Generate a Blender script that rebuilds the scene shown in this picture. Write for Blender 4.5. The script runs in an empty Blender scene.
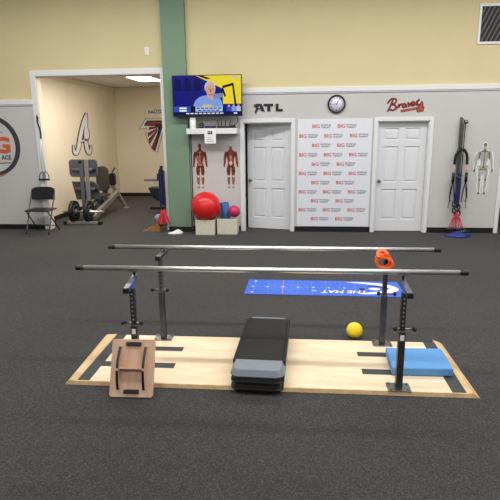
import bpy, bmesh, math, random
from mathutils import Vector, Matrix
random.seed(7)
C = bpy.context.scene.collection
PI = math.pi

# ------------------------------------------------------------------ camera model
CAM_H = 1.944
FOC = 509.64
AX = Vector((0.99534236, 0.09585448, -0.01027122))
AY = Vector((-0.01221751, 0.2311105, 0.97285079))
AZ = Vector((-0.0956259, 0.96819412, -0.23120518))

def ray(u, v):
    return AZ + AX * ((u - 250) / FOC) + AY * ((250 - v) / FOC)
def P(u, v, Y):                      # point of the photo at depth Y -> (X, Z)
    d = ray(u, v); t = Y / d.y
    return (d.x * t, CAM_H + d.z * t)
def F(u, v, z=0.0):                  # point of the photo at height z -> (X, Y)
    d = ray(u, v); t = (z - CAM_H) / d.z
    return (d.x * t, d.y * t)

cam_data = bpy.data.cameras.new('camera')
cam = bpy.data.objects.new('camera', cam_data); C.objects.link(cam)
cam_data.sensor_width = 36; cam_data.lens = FOC / 500 * 36
cam_data.clip_start = 0.05; cam_data.clip_end = 100
cam.matrix_world = Matrix(((AX.x, AY.x, -AZ.x, 0), (AX.y, AY.y, -AZ.y, 0), (AX.z, AY.z, -AZ.z, CAM_H), (0, 0, 0, 1)))
bpy.context.scene.camera = cam

# ------------------------------------------------------------------ materials
def lin(c):
    r = []
    for x in c:
        x /= 255
        r.append(x / 12.92 if x <= 0.04045 else ((x + 0.055) / 1.055) ** 2.4)
    return (r[0], r[1], r[2], 1)
M = {}
def mat(name, col, rough=0.5, metal=0.0, noise=0.0, scale=8.0, bump=0.0, bscale=None, stretch=None, spec=None, emit=0.0, coat=0.0):
    m = bpy.data.materials.new(name); m.use_nodes = True
    nt = m.node_tree; b = nt.nodes['Principled BSDF']
    c = lin(col)
    b.inputs['Base Color'].default_value = c
    b.inputs['Roughness'].default_value = rough
    b.inputs['Metallic'].default_value = metal
    if spec is not None: b.inputs['Specular IOR Level'].default_value = spec
    if coat: b.inputs['Coat Weight'].default_value = coat
    if emit:
        b.inputs['Emission Color'].default_value = c
        b.inputs['Emission Strength'].default_value = emit
    if noise or bump:
        tc = nt.nodes.new('ShaderNodeTexCoord'); mp = nt.nodes.new('ShaderNodeMapping')
        nt.links.new(tc.outputs['Object'], mp.inputs['Vector'])
        if stretch: mp.inputs['Scale'].default_value = stretch
        nz = nt.nodes.new('ShaderNodeTexNoise'); nz.inputs['Scale'].default_value = scale; nz.inputs['Detail'].default_value = 4
        nt.links.new(mp.outputs['Vector'], nz.inputs['Vector'])
        if noise:
            rp = nt.nodes.new('ShaderNodeValToRGB')
            rp.color_ramp.elements[0].position = 0.3; rp.color_ramp.elements[1].position = 0.7
            rp.color_ramp.elements[0].color = (c[0] * (1 - noise), c[1] * (1 - noise), c[2] * (1 - noise), 1)
            rp.color_ramp.elements[1].color = (min(1, c[0] * (1 + noise)), min(1, c[1] * (1 + noise)), min(1, c[2] * (1 + noise)), 1)
            nt.links.new(nz.outputs['Fac'], rp.inputs['Fac']); nt.links.new(rp.outputs['Color'], b.inputs['Base Color'])
        if bump:
            n2 = nt.nodes.new('ShaderNodeTexNoise'); n2.inputs['Scale'].default_value = bscale or scale; n2.inputs['Detail'].default_value = 3
            nt.links.new(mp.outputs['Vector'], n2.inputs['Vector'])
            bp = nt.nodes.new('ShaderNodeBump'); bp.inputs['Strength'].default_value = bump; bp.inputs['Distance'].default_value = 0.004
            nt.links.new(n2.outputs['Fac'], bp.inputs['Height']); nt.links.new(bp.outputs['Normal'], b.inputs['Normal'])
    M[name] = m
    return m

# carpet: dark loop pile with pale flecks
def carpet():
    m = mat('carpet', (64, 63, 63), 0.95, spec=0.25)
    nt = m.node_tree; b = nt.nodes['Principled BSDF']
    tc = nt.nodes.new('ShaderNodeTexCoord')
    n1 = nt.nodes.new('ShaderNodeTexNoise'); n1.inputs['Scale'].default_value = 125; n1.inputs['Detail'].default_value = 3; n1.inputs['Roughness'].default_value = 0.75
    n2 = nt.nodes.new('ShaderNodeTexNoise'); n2.inputs['Scale'].default_value = 0.7; n2.inputs['Detail'].default_value = 3
    for n in (n1, n2): nt.links.new(tc.outputs['Object'], n.inputs['Vector'])
    r1 = nt.nodes.new('ShaderNodeValToRGB')
    e = r1.color_ramp.elements
    e[0].position = 0.33; e[0].color = lin((22, 22, 23)); e[1].position = 0.68; e[1].color = lin((88, 86, 84))
    x = e.new(0.52); x.color = lin((50, 49, 49))
    r2 = nt.nodes.new('ShaderNodeValToRGB')
    r2.color_ramp.elements[0].position = 0.35; r2.color_ramp.elements[0].color = (0.86, 0.86, 0.86, 1)
    r2.color_ramp.elements[1].position = 0.68; r2.color_ramp.elements[1].color = (1.08, 1.07, 1.05, 1)
    mx = nt.nodes.new('ShaderNodeMix'); mx.data_type = 'RGBA'; mx.blend_type = 'MULTIPLY'; mx.inputs[0].default_value = 1
    nt.links.new(n1.outputs['Fac'], r1.inputs['Fac']); nt.links.new(n2.outputs['Fac'], r2.inputs['Fac'])
    nt.links.new(r1.outputs['Color'], mx.inputs[6]); nt.links.new(r2.outputs['Color'], mx.inputs[7])
    nt.links.new(mx.outputs[2], b.inputs['Base Color'])
    bp = nt.nodes.new('ShaderNodeBump'); bp.inputs['Strength'].default_value = 0.6; bp.inputs['Distance'].default_value = 0.006
    nt.links.new(n1.outputs['Fac'], bp.inputs['Height']); nt.links.new(bp.outputs['Normal'], b.inputs['Normal'])
    b.inputs['Sheen Weight'].default_value = 0.08; b.inputs['Sheen Roughness'].default_value = 0.6
carpet()
def wood(name, col, dark, scale=(1, 14, 14), knots=0.5, rough=0.5):
    m = mat(name, col, rough)
    nt = m.node_tree; b = nt.nodes['Principled BSDF']
    tc = nt.nodes.new('ShaderNodeTexCoord'); mp = nt.nodes.new('ShaderNodeMapping'); mp.inputs['Scale'].default_value = scale
    nt.links.new(tc.outputs['Object'], mp.inputs['Vector'])
    nz = nt.nodes.new('ShaderNodeTexNoise'); nz.inputs['Scale'].default_value = 2.2; nz.inputs['Detail'].default_value = 6; nz.inputs['Distortion'].default_value = knots
    nt.links.new(mp.outputs['Vector'], nz.inputs['Vector'])
    rp = nt.nodes.new('ShaderNodeValToRGB')
    rp.color_ramp.elements[0].position = 0.30; rp.color_ramp.elements[0].color = lin(dark)
    rp.color_ramp.elements[1].position = 0.62; rp.color_ramp.elements[1].color = lin(col)
    nt.links.new(nz.outputs['Fac'], rp.inputs['Fac']); nt.links.new(rp.outputs['Color'], b.inputs['Base Color'])
wood('birch', (234, 214, 184), (219, 193, 158), (1.0, 5, 5), 0.6, 0.42)
wood('trim_wood', (212, 182, 138), (190, 156, 112), (6, 2, 8), 0.4, 0.5)
wood('beech', (204, 170, 144), (186, 150, 124), (9, 2, 1.5), 0.3, 0.45)
wood('cork', (170, 122, 70), (140, 96, 52), (6, 6, 6), 0.3, 0.7)

mat('wall_gray', (200, 199, 197), 0.75, noise=0.02, scale=3, bump=0.08, bscale=120)
mat('wall_yellow', (216, 203, 158), 0.75, noise=0.02, scale=2, bump=0.08, bscale=120)
mat('wall_cream', (230, 220, 202), 0.75, noise=0.02, scale=2, bump=0.08, bscale=120)
mat('white_trim', (229, 230, 231), 0.4, noise=0.01, scale=4)
mat('door_white', (224, 226, 230), 0.38, noise=0.01, scale=4)
mat('green_paint', (120, 146, 122), 0.6, noise=0.03, scale=2, bump=0.05, bscale=120)
mat('base_black', (24, 24, 25), 0.45, noise=0.1, scale=6)
mat('ceiling_white', (225, 225, 220), 0.8, noise=0.03, scale=5)
mat('chrome', (226, 226, 226), 0.33, 1.0, noise=0.03, scale=20)
mat('steel', (135, 137, 140), 0.33, 1.0, noise=0.08, scale=15)
mat('dark_steel', (94, 94, 96), 0.38, 0.9, noise=0.1, scale=15)
mat('hole_black', (10, 10, 10), 0.8, noise=0.1)
mat('rubber_black', (18, 18, 19), 0.5, noise=0.15, scale=30)
mat('rubber_gray', (56, 58, 60), 0.75, noise=0.06, scale=40)
mat('plastic_black', (26, 26, 28), 0.4, noise=0.1, scale=20)
mat('step_top', (17, 18, 19), 0.45, spec=0.25, noise=0.12, scale=60, bump=0.3, bscale=200)
mat('step_gray', (116, 125, 135), 0.42, noise=0.04, scale=20)
mat('foam_blue', (88, 146, 204), 0.7, noise=0.04, scale=25, bump=0.15, bscale=120)
mat('mat_blue', (48, 98, 208), 0.45, noise=0.03, scale=10)
mat('mat_line', (110, 150, 232), 0.5, noise=0.02)
mat('mat_red', (190, 110, 170), 0.5, noise=0.02)
mat('print_white', (228, 230, 238), 0.5, noise=0.01)
mat('print_black', (24, 24, 28), 0.5, noise=0.05)
mat('print_red', (196, 66, 50), 0.5, noise=0.05)
mat('brave_red', (156, 34, 44), 0.5, noise=0.05)
mat('brave_navy', (72, 28, 44), 0.5, noise=0.05)
mat('axe_orange', (178, 70, 46), 0.5, noise=0.08)
mat('falcon_red', (142, 40, 34), 0.5, noise=0.05)
mat('falcon_silver', (168, 166, 160), 0.5, noise=0.03)
mat('logo_orange', (210, 98, 56), 0.5, noise=0.03)
mat('logo_dark', (60, 61, 66), 0.5, noise=0.03)
mat('ball_red', (216, 34, 36), 0.28, noise=0.03, scale=6)
mat('ball_pink', (196, 48, 96), 0.3, noise=0.03, scale=6)
mat('ball_yellow', (255, 220, 36), 0.45, noise=0.03, scale=10)
mat('bin_cloth', (214, 210, 190), 0.85, noise=0.05, scale=20, bump=0.4, bscale=60)
mat('blue_foam_dark', (52, 96, 160), 0.65, noise=0.05, scale=20)
mat('orange_band', (246, 108, 44), 0.45, noise=0.06, scale=20)
mat('tape_blue', (40, 92, 190), 0.4, noise=0.05)
mat('clock_face', (226, 226, 242), 0.4, noise=0.01)
mat('paper', (236, 238, 244), 0.6, noise=0.01)
mat('muscle', (132, 58, 42), 0.5, noise=0.2, scale=30)
mat('muscle_dark', (92, 34, 28), 0.5, noise=0.2, scale=30)
mat('muscle_pale', (206, 140, 104), 0.5, noise=0.1, scale=30)
mat('tendon', (226, 206, 190), 0.5, noise=0.05)
mat('bone', (176, 166, 136), 0.5, noise=0.12, scale=30)
mat('bone_dark', (112, 100, 78), 0.5, noise=0.12, scale=30)
mat('bone_film', (186, 184, 192), 0.5, noise=0.03)
mat('navy', (28, 33, 84), 0.6, noise=0.1, scale=20)
mat('royal', (27, 46, 126), 0.55, noise=0.12, scale=20)
mat('green_band', (92, 102, 92), 0.55, noise=0.08, scale=20)
mat('dark_green', (40, 66, 44), 0.5, noise=0.08, scale=20)
mat('pink_tube', (222, 172, 160), 0.45, noise=0.05, scale=20)
mat('red_cord', (196, 36, 48), 0.5, noise=0.08, scale=20)
mat('white_cord', (226, 228, 232), 0.5, noise=0.03)
mat('cloth_white', (232, 232, 232), 0.8, noise=0.03, scale=10)
mat('slate_blue', (126, 146, 186), 0.6, noise=0.06, scale=20)
mat('machine_gray', (92, 97, 104), 0.45, noise=0.05, scale=10)
mat('machine_dark', (72, 75, 80), 0.5, noise=0.05, scale=10)
mat('machine_silver', (172, 170, 164), 0.35, 0.6, noise=0.05, scale=10)
mat('vinyl_brown', (58, 52, 48), 0.5, noise=0.08, scale=20)
mat('vent_dark', (96, 94, 94), 0.5, 0.3, noise=0.05)
mat('vent_black', (34, 33, 34), 0.7, noise=0.05)
mat('brass', (128, 124, 116), 0.35, 1.0, noise=0.05)
mat('lamp_diffuser', (255, 240, 216), 0.5, noise=0.0, emit=22.0)
def screen(name, col): return mat(name, col, 0.25, emit=1.0, spec=0.2)
for n, c in dict(tv_blue=(18, 22, 120), tv_navy=(10, 12, 78), tv_yellow=(240, 218, 50), tv_skin=(214, 160, 140), tv_hair=(190, 190, 196), tv_shirt=(128, 160, 226),
                 tv_black=(14, 16, 26), tv_bar=(178, 200, 224), tv_white=(235, 240, 250), tv_mid=(40, 80, 190), tv_mic=(120, 140, 190), tv_gold=(226, 190, 90), tv_shade=(150, 104, 96)).items(): screen(n, c)
for n in ('tv_blue', 'tv_navy', 'tv_yellow', 'tv_skin', 'tv_hair', 'tv_shirt', 'tv_black', 'tv_bar', 'tv_white', 'tv_mid', 'tv_mic', 'tv_gold', 'tv_shade'):
    b_ = M[n].node_tree.nodes['Principled BSDF']; b_.inputs['Emission Strength'].default_value = 1.25
    bc = b_.inputs['Base Color'].default_value; b_.inputs['Base Color'].default_value = (bc[0] * .05, bc[1] * .05, bc[2] * .05, 1)

# ------------------------------------------------------------------ mesh building
_font_cache = {}
def glyphs(text, bold=0.0, shear=0.0):
    key = (text, bold, shear)
    if key in _font_cache: return _font_cache[key]
    cu = bpy.data.curves.new('text', 'FONT'); cu.body = text; cu.offset = bold; cu.shear = shear; cu.resolution_u = 3
    o = bpy.data.objects.new('text', cu); C.objects.link(o)
    dg = bpy.context.evaluated_depsgraph_get(); dg.update()
    me = bpy.data.meshes.new_from_object(o.evaluated_get(dg))
    vs = [(v.co.x, v.co.y) for v in me.vertices]; fs = [tuple(p.vertices) for p in me.polygons]
    bpy.data.objects.remove(o); bpy.data.curves.remove(cu); bpy.data.meshes.remove(me)
    x0 = min(v[0] for v in vs); x1 = max(v[0] for v in vs); y0 = min(v[1] for v in vs); y1 = max(v[1] for v in vs)
    vs = [((x - x0) / (x1 - x0), (y - y0) / (y1 - y0)) for x, y in vs]
    _font_cache[key] = (vs, fs)
    return vs, fs

def spline(pts, n=6, closed=False):
    out = []; N = len(pts)
    rng = range(N) if closed else range(N - 1)
    for i in rng:
        if closed: p = [pts[(i + k - 1) % N] for k in range(4)]
        else: p = [pts[max(0, i - 1)], pts[i], pts[i + 1], pts[min(N - 1, i + 2)]]
        for k in range(n):
            t = k / n
            out.append(tuple(0.5 * (2 * p[1][j] + (p[2][j] - p[0][j]) * t + (2 * p[0][j] - 5 * p[1][j] + 4 * p[2][j] - p[3][j]) * t * t + (3 * p[1][j] - p[0][j] - 3 * p[2][j] + p[3][j]) * t ** 3) for j in range(len(pts[0]))))
    if not closed: out.append(tuple(pts[-1]))
    return out

class MB:
    def __init__(s, origin=None):
        s.bm = bmesh.new(); s.mi = 0; s.smooth = set()
    def _mark(s, faces, smooth=False):
        for f in faces: f.material_index = s.mi; f.smooth = smooth
    def m(s, i): s.mi = i; return s
    def box(s, x0, x1, y0, y1, z0, z1, bev=0.0, seg=2):
        r = bmesh.ops.create_cube(s.bm, size=1)
        vs = r['verts']
        for v in vs: v.co = Vector(((x0 + x1) / 2 + v.co.x * (x1 - x0), (y0 + y1) / 2 + v.co.y * (y1 - y0), (z0 + z1) / 2 + v.co.z * (z1 - z0)))
        fs = list({f for v in vs for f in v.link_faces})
        s._mark(fs)
        if bev:
            es = list({e for f in fs for e in f.edges})
            q = bmesh.ops.bevel(s.bm, geom=es, offset=bev, segments=seg, affect='EDGES', profile=0.5)
            s._mark(q['faces'], True)
        return s
    def obox(s, c, sx, sy, sz, rot, bev=0.0, seg=2):     # rotated box: rot is a 3x3 Matrix
        t = MB(); t.mi = s.mi; t.box(-sx / 2, sx / 2, -sy / 2, sy / 2, -sz / 2, sz / 2, bev, seg)
        return s.add(t, Matrix.Translation(Vector(c)) @ rot.to_4x4())
    def add(s, t, mx):
        vm = {}
        for v in t.bm.verts: vm[v] = s.bm.verts.new(mx @ v.co)
        for f in t.bm.faces:
            try: g = s.bm.faces.new([vm[v] for v in f.verts])
            except ValueError: continue
            g.material_index = f.material_index; g.smooth = f.smooth
        t.bm.free(); return s
    def tube(s, pts, r, seg=10, cap=True, flat=1.0, closed=False):
        pts = [Vector(p) for p in pts]; N = len(pts); rings = []
        rr = r if isinstance(r, (list, tuple)) else [r] * N
        up = None
        for i, p in enumerate(pts):
            a = pts[(i - 1) % N] if closed else pts[max(0, i - 1)]; b = pts[(i + 1) % N] if closed else pts[min(N - 1, i + 1)]
            d = (b - a).normalized()
            if up is None: up = Vector((0, 0, 1)) if abs(d.z) < 0.9 else Vector((0, 1, 0))
            x = d.cross(up).normalized(); up2 = x.cross(d).normalized(); up = up2
            rings.append([s.bm.verts.new(p + x * math.cos(2 * PI * k / seg) * rr[i] + up2 * math.sin(2 * PI * k / seg) * rr[i] * flat) for k in range(seg)])
        fs = []
        for i in range(N if closed else N - 1):
            A = rings[i]; B = rings[(i + 1) % N]
            for k in range(seg): fs.append(s.bm.faces.new((A[k], A[(k + 1) % seg], B[(k + 1) % seg], B[k])))
        s._mark(fs, True)
        if cap and not closed: s._mark([s.bm.faces.new(rings[0][::-1]), s.bm.faces.new(rings[-1])])
        return s
    def cyl(s, a, b, r, seg=20, r2=None):
        return s.tube([a, b], [r, r if r2 is None else r2], seg)
    def bar(s, a, b, w, h, side=Vector((1, 0, 0)), bev=0.0):   # rectangular tube between two points
        a = Vector(a); b = Vector(b); d = (b - a); L = d.length; d.normalize()
        x = (side - d * side.dot(d)).normalized(); y = d.cross(x)
        rot = Matrix((x, y, d)).transposed()
        return s.obox((a + b) / 2, w, h, L, rot, bev)
    def ball(s, c, r, seg=32, sz=1.0):
        q = bmesh.ops.create_uvsphere(s.bm, u_segments=seg, v_segments=seg // 2, radius=1)
        for v in q['verts']: v.co = Vector(c) + Vector((v.co.x * r, v.co.y * r, v.co.z * r * sz))
        s._mark({f for v in q['verts'] for f in v.link_faces}, True); return s
    def lathe(s, prof, c, axis='z', seg=32):              # prof: (radius, along) pairs
        c = Vector(c); rings = []
        for r, h in prof:
            ring = []
            for k in range(seg):
                a = 2 * PI * k / seg; u = math.cos(a) * r; w = math.sin(a) * r
                o = {'z': Vector((u, w, h)), 'x': Vector((h, u, w)), 'y': Vector((u, h, -w))}[axis]
                ring.append(s.bm.verts.new(c + o))
            rings.append(ring)
        fs = []
        for A, B in zip(rings, rings[1:]):
            for k in range(seg): fs.append(s.bm.faces.new((A[k], A[(k + 1) % seg], B[(k + 1) % seg], B[k])))
        s._mark(fs, True)
        s._mark([s.bm.faces.new(rings[0][::-1]), s.bm.faces.new(rings[-1])]); return s
    def prism(s, poly, mx, depth, bev=0.0):              # poly in local xy, extruded +z by depth, mx 4x4
        a = [s.bm.verts.new(mx @ Vector((x, y, 0))) for x, y in poly]; b = [s.bm.verts.new(mx @ Vector((x, y, depth))) for x, y in poly]
        N = len(poly); fs = [s.bm.faces.new(a[::-1]), s.bm.faces.new(b)]
        for k in range(N): fs.append(s.bm.faces.new((a[k], a[(k + 1) % N], b[(k + 1) % N], b[k])))
        s._mark(fs)
        bmesh.ops.recalc_face_normals(s.bm, faces=fs)
        if bev:
            es = list({e for f in fs[:2] for e in f.edges})
            q = bmesh.ops.bevel(s.bm, geom=es, offset=bev, segments=2, affect='EDGES', profile=0.5); s._mark(q['faces'], True)
        return s
    # flat printing on a plane given by mx (local xy, +z towards the viewer)
    def flat(s, poly, mx, lift=0.0):
        vs = [s.bm.verts.new(mx @ Vector((x, y, lift))) for x, y in poly]
        try: f = s.bm.faces.new(vs)
        except ValueError: return s
        s._mark([f]); return s
    def ribbon(s, pts, w, mx, lift=0.0, n=6, closed=False):
        W = list(w) if isinstance(w, (list, tuple)) else [w] * len(pts)
        q = spline([(p[0], p[1], ww) for p, ww in zip(pts, W)], n, closed) if n > 1 else [(p[0], p[1], ww) for p, ww in zip(pts, W)]
        N = len(q); L = []; R = []
        for i in range(N):
            a = q[(i - 1) % N] if closed else q[max(0, i - 1)]; b = q[(i + 1) % N] if closed else q[min(N - 1, i + 1)]
            dx, dy = b[0] - a[0], b[1] - a[1]; l = math.hypot(dx, dy) or 1
            nx, ny = -dy / l, dx / l; h = q[i][2] / 2
            L.append(s.bm.verts.new(mx @ Vector((q[i][0] + nx * h, q[i][1] + ny * h, lift)))); R.append(s.bm.verts.new(mx @ Vector((q[i][0] - nx * h, q[i][1] - ny * h, lift))))
        fs = []
        for i in range(N if closed else N - 1):
            j = (i + 1) % N
            fs.append(s.bm.faces.new((R[i], R[j], L[j], L[i])))
        s._mark(fs)
        return s
    def disc(s, cx, cy, r, mx, lift=0.0, ry=None, seg=24, rin=0.0):
        ry = ry or r
        if rin:
            return s.ribbon([(cx + (r + rin) / 2 * math.cos(2 * PI * k / seg), cy + (r + rin) / 2 * math.sin(2 * PI * k / seg)) for k in range(seg)], r - rin, mx, lift, 2, True)
        return s.flat([(cx + r * math.cos(2 * PI * k / seg), cy + ry * math.sin(2 * PI * k / seg)) for k in range(seg)], mx, lift)
    def text(s, t, x, y, w, h, mx, lift=0.0, bold=0.0, shear=0.0):
        vs, fs = glyphs(t, bold, shear)
        V = [s.bm.verts.new(mx @ Vector((x + a * w, y + b * h, lift))) for a, b in vs]
        for f in fs:
            try: s._mark([s.bm.faces.new([V[i] for i in f])])
            except ValueError: pass
        return s
    def build(s, name, mats, parent=None, thick=0.0):
        if not isinstance(mats, (list, tuple)): mats = [mats]
        L = Vector((0, 0, 0)); p = parent
        while p is not None: L += p.location; p = p.parent
        me = bpy.data.meshes.new(name)
        if parent is not None:
            for v in s.bm.verts: v.co -= L
        s.bm.to_mesh(me); s.bm.free()
        for n in mats: me.materials.append(M[n])
        o = bpy.data.objects.new(name, me); C.objects.link(o)
        if parent is not None: o.parent = parent
        else:
            # origin at the base centre of the thing
            xs = [v.co for v in me.vertices]
            c = Vector(((min(v.x for v in xs) + max(v.x for v in xs)) / 2, (min(v.y for v in xs) + max(v.y for v in xs)) / 2, min(v.z for v in xs)))
            me.transform(Matrix.Translation(-c)); o.location = c
        if thick:
            md = o.modifiers.new('thickness', 'SOLIDIFY'); md.thickness = thick; md.offset = -1
        return o
def tag(o, label, cat, group=None):
    o['label'] = label; o['category'] = cat
    if group: o['group'] = group
    return o
def thing(name, label, cat, loc, group=None):
    o = bpy.data.objects.new(name, None); C.objects.link(o); o.location = loc; o.empty_display_size = 0.1
    return tag(o, label, cat, group)
def struct(o): o['kind'] = 'structure'; return o
def dup(root, loc, label):
    r = root.copy(); C.objects.link(r); r.location = loc; r['label'] = label
    for ch in list(root.children):
        c = ch.copy(); C.objects.link(c); c.parent = r
        for g in list(ch.children):
            d = g.copy(); C.objects.link(d); d.parent = c
    return r
def wallmx(x, y, z, s=1.0):           # plane facing -Y: local x -> +X, local y -> +Z, local z -> -Y
    return Matrix(((s, 0, 0, x), (0, 0, -1, y), (0, s, 0, z), (0, 0, 0, 1)))
def floormx(x, y, z):
    return Matrix(((1, 0, 0, x), (0, 1, 0, y), (0, 0, 1, z), (0, 0, 0, 1)))
def rotx(a): return Matrix.Rotation(a, 3, 'X')
def roty(a): return Matrix.Rotation(a, 3, 'Y')
def rotz(a): return Matrix.Rotation(a, 3, 'Z')

# ------------------------------------------------------------------ the setting
D = 9.75; T = 0.16; CZ = 4.75           # back wall plane, wall thickness, ceiling height
XL, XR, YF = -8.5, 8.0, -3.5
RL, RR = 2.49, 2.625                    # where the paint changes, either side of the pilaster
struct(MB().box(XL, XR, YF, 15.2, -0.1, 0.0).build('floor', 'carpet'))
struct(MB().box(XL, XR, YF, D, CZ, CZ + 0.1).build('ceiling', 'ceiling_white'))
w = MB()
def seg(x0, x1, z0, split):
    if z0 < split:
        w.m(0).box(x0, x1, D, D + T, z0, split); w.m(1).box(x0, x1, D, D + T, split, CZ)
    else: w.m(1).box(x0, x1, D, D + T, z0, CZ)
OX0, OX1, OZ = -5.03, -2.60, 2.955       # opening to the alcove
A0, A1 = -1.065, -0.165                  # first door opening
B0, B1 = 1.405, 2.325                    # second door opening
E0, E1 = 3.67, 4.75                      # opening beyond the skeleton print
DZ = 2.055
seg(XL, OX0, 0, RL); seg(OX0, OX1, OZ, RL); seg(OX1, -2.33, 0, RL)
seg(-2.33, A0, 0, RR); seg(A0, A1, DZ, RR); seg(A1, B0, 0, RR); seg(B0, B1, DZ, RR); seg(B1, E0, 0, RR); seg(E0, E1, DZ, RR); seg(E1, XR, 0, RR)
struct(w.build('wall_back', ['wall_gray', 'wall_yellow']))
struct(MB().box(XL - 0.1, XL, YF, D, 0, CZ).build('wall_left', 'wall_gray'))
struct(MB().box(XR, XR + 0.1, YF, D, 0, CZ).build('wall_right', 'wall_gray'))
struct(MB().box(XL, XR, YF - 0.1, YF, 0, CZ).build('wall_front', 'wall_gray'))
# green pilaster
struct(MB().box(-2.53, -2.095, D - 0.10, D, 0.0, CZ).build('wall_pilaster', 'green_paint'))
struct(MB().box(-2.54, -2.085, D - 0.112, D - 0.10, 0, 0.095).build('baseboard_pilaster', 'base_black'))
# paint rails
def rail(n, x0, x1, z0, z1):
    struct(MB().box(x0, x1, D - 0.035, D, z0, z1, 0.006).box(x0, x1, D - 0.02, D, z0 - 0.02, z0).build(n, 'white_trim'))
rail('trim_1', XL, -5.13, 2.445, 2.535)
rail('trim_2', -2.095, XR, 2.585, 2.672)
# alcove opening casing
def casing(n, x0, x1, zt, wd, dp=0.022, y=D, legs=(1, 1)):
    b = MB()
    if legs[0]: b.box(x0 - wd, x0, y - dp, y, 0, zt + wd, 0.005)
    if legs[1]: b.box(x1, x1 + wd, y - dp, y, 0, zt + wd, 0.005)
    b.box(x0, x1, y - dp, y, zt, zt + wd, 0.005)
    return struct(b.build(n, 'white_trim'))
casing('trim_3', OX0, OX1, OZ, 0.105)
struct(MB().box(OX0, OX0 + 0.012, D, D + T, 0, OZ).box(OX1 - 0.012, OX1, D, D + T, 0, OZ).box(OX0, OX1, D, D + T, OZ - 0.012, OZ).build('trim_4', 'wall_cream'))
casing('trim_5', A0 + 0.0, A1, DZ, 0.068)
casing('trim_6', B0, B1, DZ, 0.068)
casing('trim_7', E0, E1, DZ, 0.068)
# door jamb linings
for n, a, b_ in (('trim_8', A0, A1), ('trim_9', B0, B1), ('trim_10', E0, E1)):
    struct(MB().box(a, a + 0.015, D, D + T, 0, DZ).box(b_ - 0.015, b_, D, D + T, 0, DZ).box(a, b_, D, D + T, DZ - 0.015, DZ).build(n, 'white_trim'))
# baseboards
for i, (n, a, b_) in enumerate((('baseboard_left', XL, OX0 - 0.106), ('baseboard_back', -2.085, A0 - 0.07), ('baseboard_middle', A1 + 0.07, B0 - 0.07), ('baseboard_right', B1 + 0.07, E0 - 0.07), ('baseboard_far', E1 + 0.07, XR))):
    struct(MB().box(a, b_, D - 0.012, D, 0, 0.10, 0.004).build(n, 'base_black'))

# six panel doors: panel frames raised and sunk
def door(name, x0, x1, y, knob_side, hinge=None, angle=0.0):
    W_ = x1 - x0; H = 2.03; b = MB()
    cols = [(0.115, W_ / 2 - 0.055), (W_ / 2 + 0.055, W_ - 0.115)]
    rows = [(0.22, 0.80), (0.93, 1.59), (1.70, 1.92)]
    # slab at panel depth, stiles and rails in front, raised panel fields
    b.box(0, W_, 0.018, 0.045, 0, H)
    b.box(0, cols[0][0], 0, 0.018, 0, H).box(cols[0][1], cols[1][0], 0, 0.018, 0, H).box(cols[1][1], W_, 0, 0.018, 0, H)
    zs = [0] + [z for r in rows for z in r] + [H]
    for c in cols:
        for k in range(0, len(zs), 2): b.box(c[0], c[1], 0, 0.018, zs[k], zs[k + 1])
        for r in rows:
            b.box(c[0] + 0.035, c[1] - 0.035, 0.004, 0.020, r[0] + 0.035, r[1] - 0.035, 0.008)
    kx = 0.06 if knob_side < 0 else W_ - 0.06
    k = MB().lathe([(0.030, 0.0), (0.030, -0.008), (0.012, -0.012), (0.012, -0.035), (0.026, -0.042), (0.030, -0.055), (0.022, -0.068), (0.004, -0.072)], (kx, 0, 0.95), 'y', 20)
    piv = Vector((W_ if hinge == 'far' else 0, 0, 0))
    mx = Matrix.Translation(Vector((x0, y, 0.012)) + piv) @ Matrix.Rotation(angle, 4, 'Z') @ Matrix.Translation(-piv)
    bb = MB(); bb.add(b, mx); kk = MB(); kk.add(k, mx)
    o = struct(bb.build(name, 'door_white'))
    kk.build('door_knob', 'brass', o)
    return o
door('door_1', A0 + 0.02, A1 - 0.018, D + 0.115, -1, 'far', math.radians(-13))
door('door_2', B0 + 0.018, B1 - 0.018, D + 0.085, -1)

# alcove and the rooms behind the doors
AXL, AYB, ACZ = -5.42, 15.0, 3.15
struct(MB().box(AXL - 0.1, AXL, D + T, AYB, 0, ACZ).build('wall_alcove_left', 'wall_cream'))
struct(MB().box(AXL - 0.1, 8.0, AYB, AYB + 0.1, 0, ACZ).build('wall_alcove_back', 'wall_cream'))
struct(MB().box(-2.2, -2.1, D + T, AYB, 0, ACZ).build('wall_alcove_right', 'wall_cream'))
struct(MB().box(3.0, 3.1, D + T, AYB, 0, ACZ).build('wall_closet', 'wall_cream'))
struct(MB().box(8.0, 8.1, D + T, AYB, 0, ACZ).build('wall_beyond', 'wall_cream'))
cl = MB().m(0).box(AXL, 8, D + T, AYB, ACZ, ACZ + 0.08)
cl.m(1)
for k in range(0, 5):
    cl.box(-4.6 + 0.61 * k - 0.012, -4.6 + 0.61 * k + 0.012, D + T, AYB, ACZ - 0.008, ACZ)
for k in range(0, 5): cl.box(AXL, -2.2, 10.65 + 1.2 * k - 0.012, 10.65 + 1.2 * k + 0.012, ACZ - 0.008, ACZ)
struct(cl.build('ceiling_alcove', ['ceiling_white', 'white_trim']))
cr = MB().box(AXL, AXL + 0.03, D + T, AYB, ACZ - 0.10, ACZ - 0.008).box(AXL, -2.2, AYB - 0.03, AYB, ACZ - 0.10, ACZ - 0.008)
struct(cr.build('trim_11', 'wall_cream'))
struct(MB().box(AXL, AXL + 0.012, D + T, AYB, 0, 0.10).build('baseboard_alcove', 'base_black'))
struct(MB().box(AXL, -2.2, AYB - 0.012, AYB, 0, 0.10).build('baseboard_alcove_back', 'base_black'))
t = thing('ceiling_light', 'bright square fluorescent panel set in the alcove ceiling', 'ceiling light', (-3.7, 12.45, ACZ - 0.03))
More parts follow.
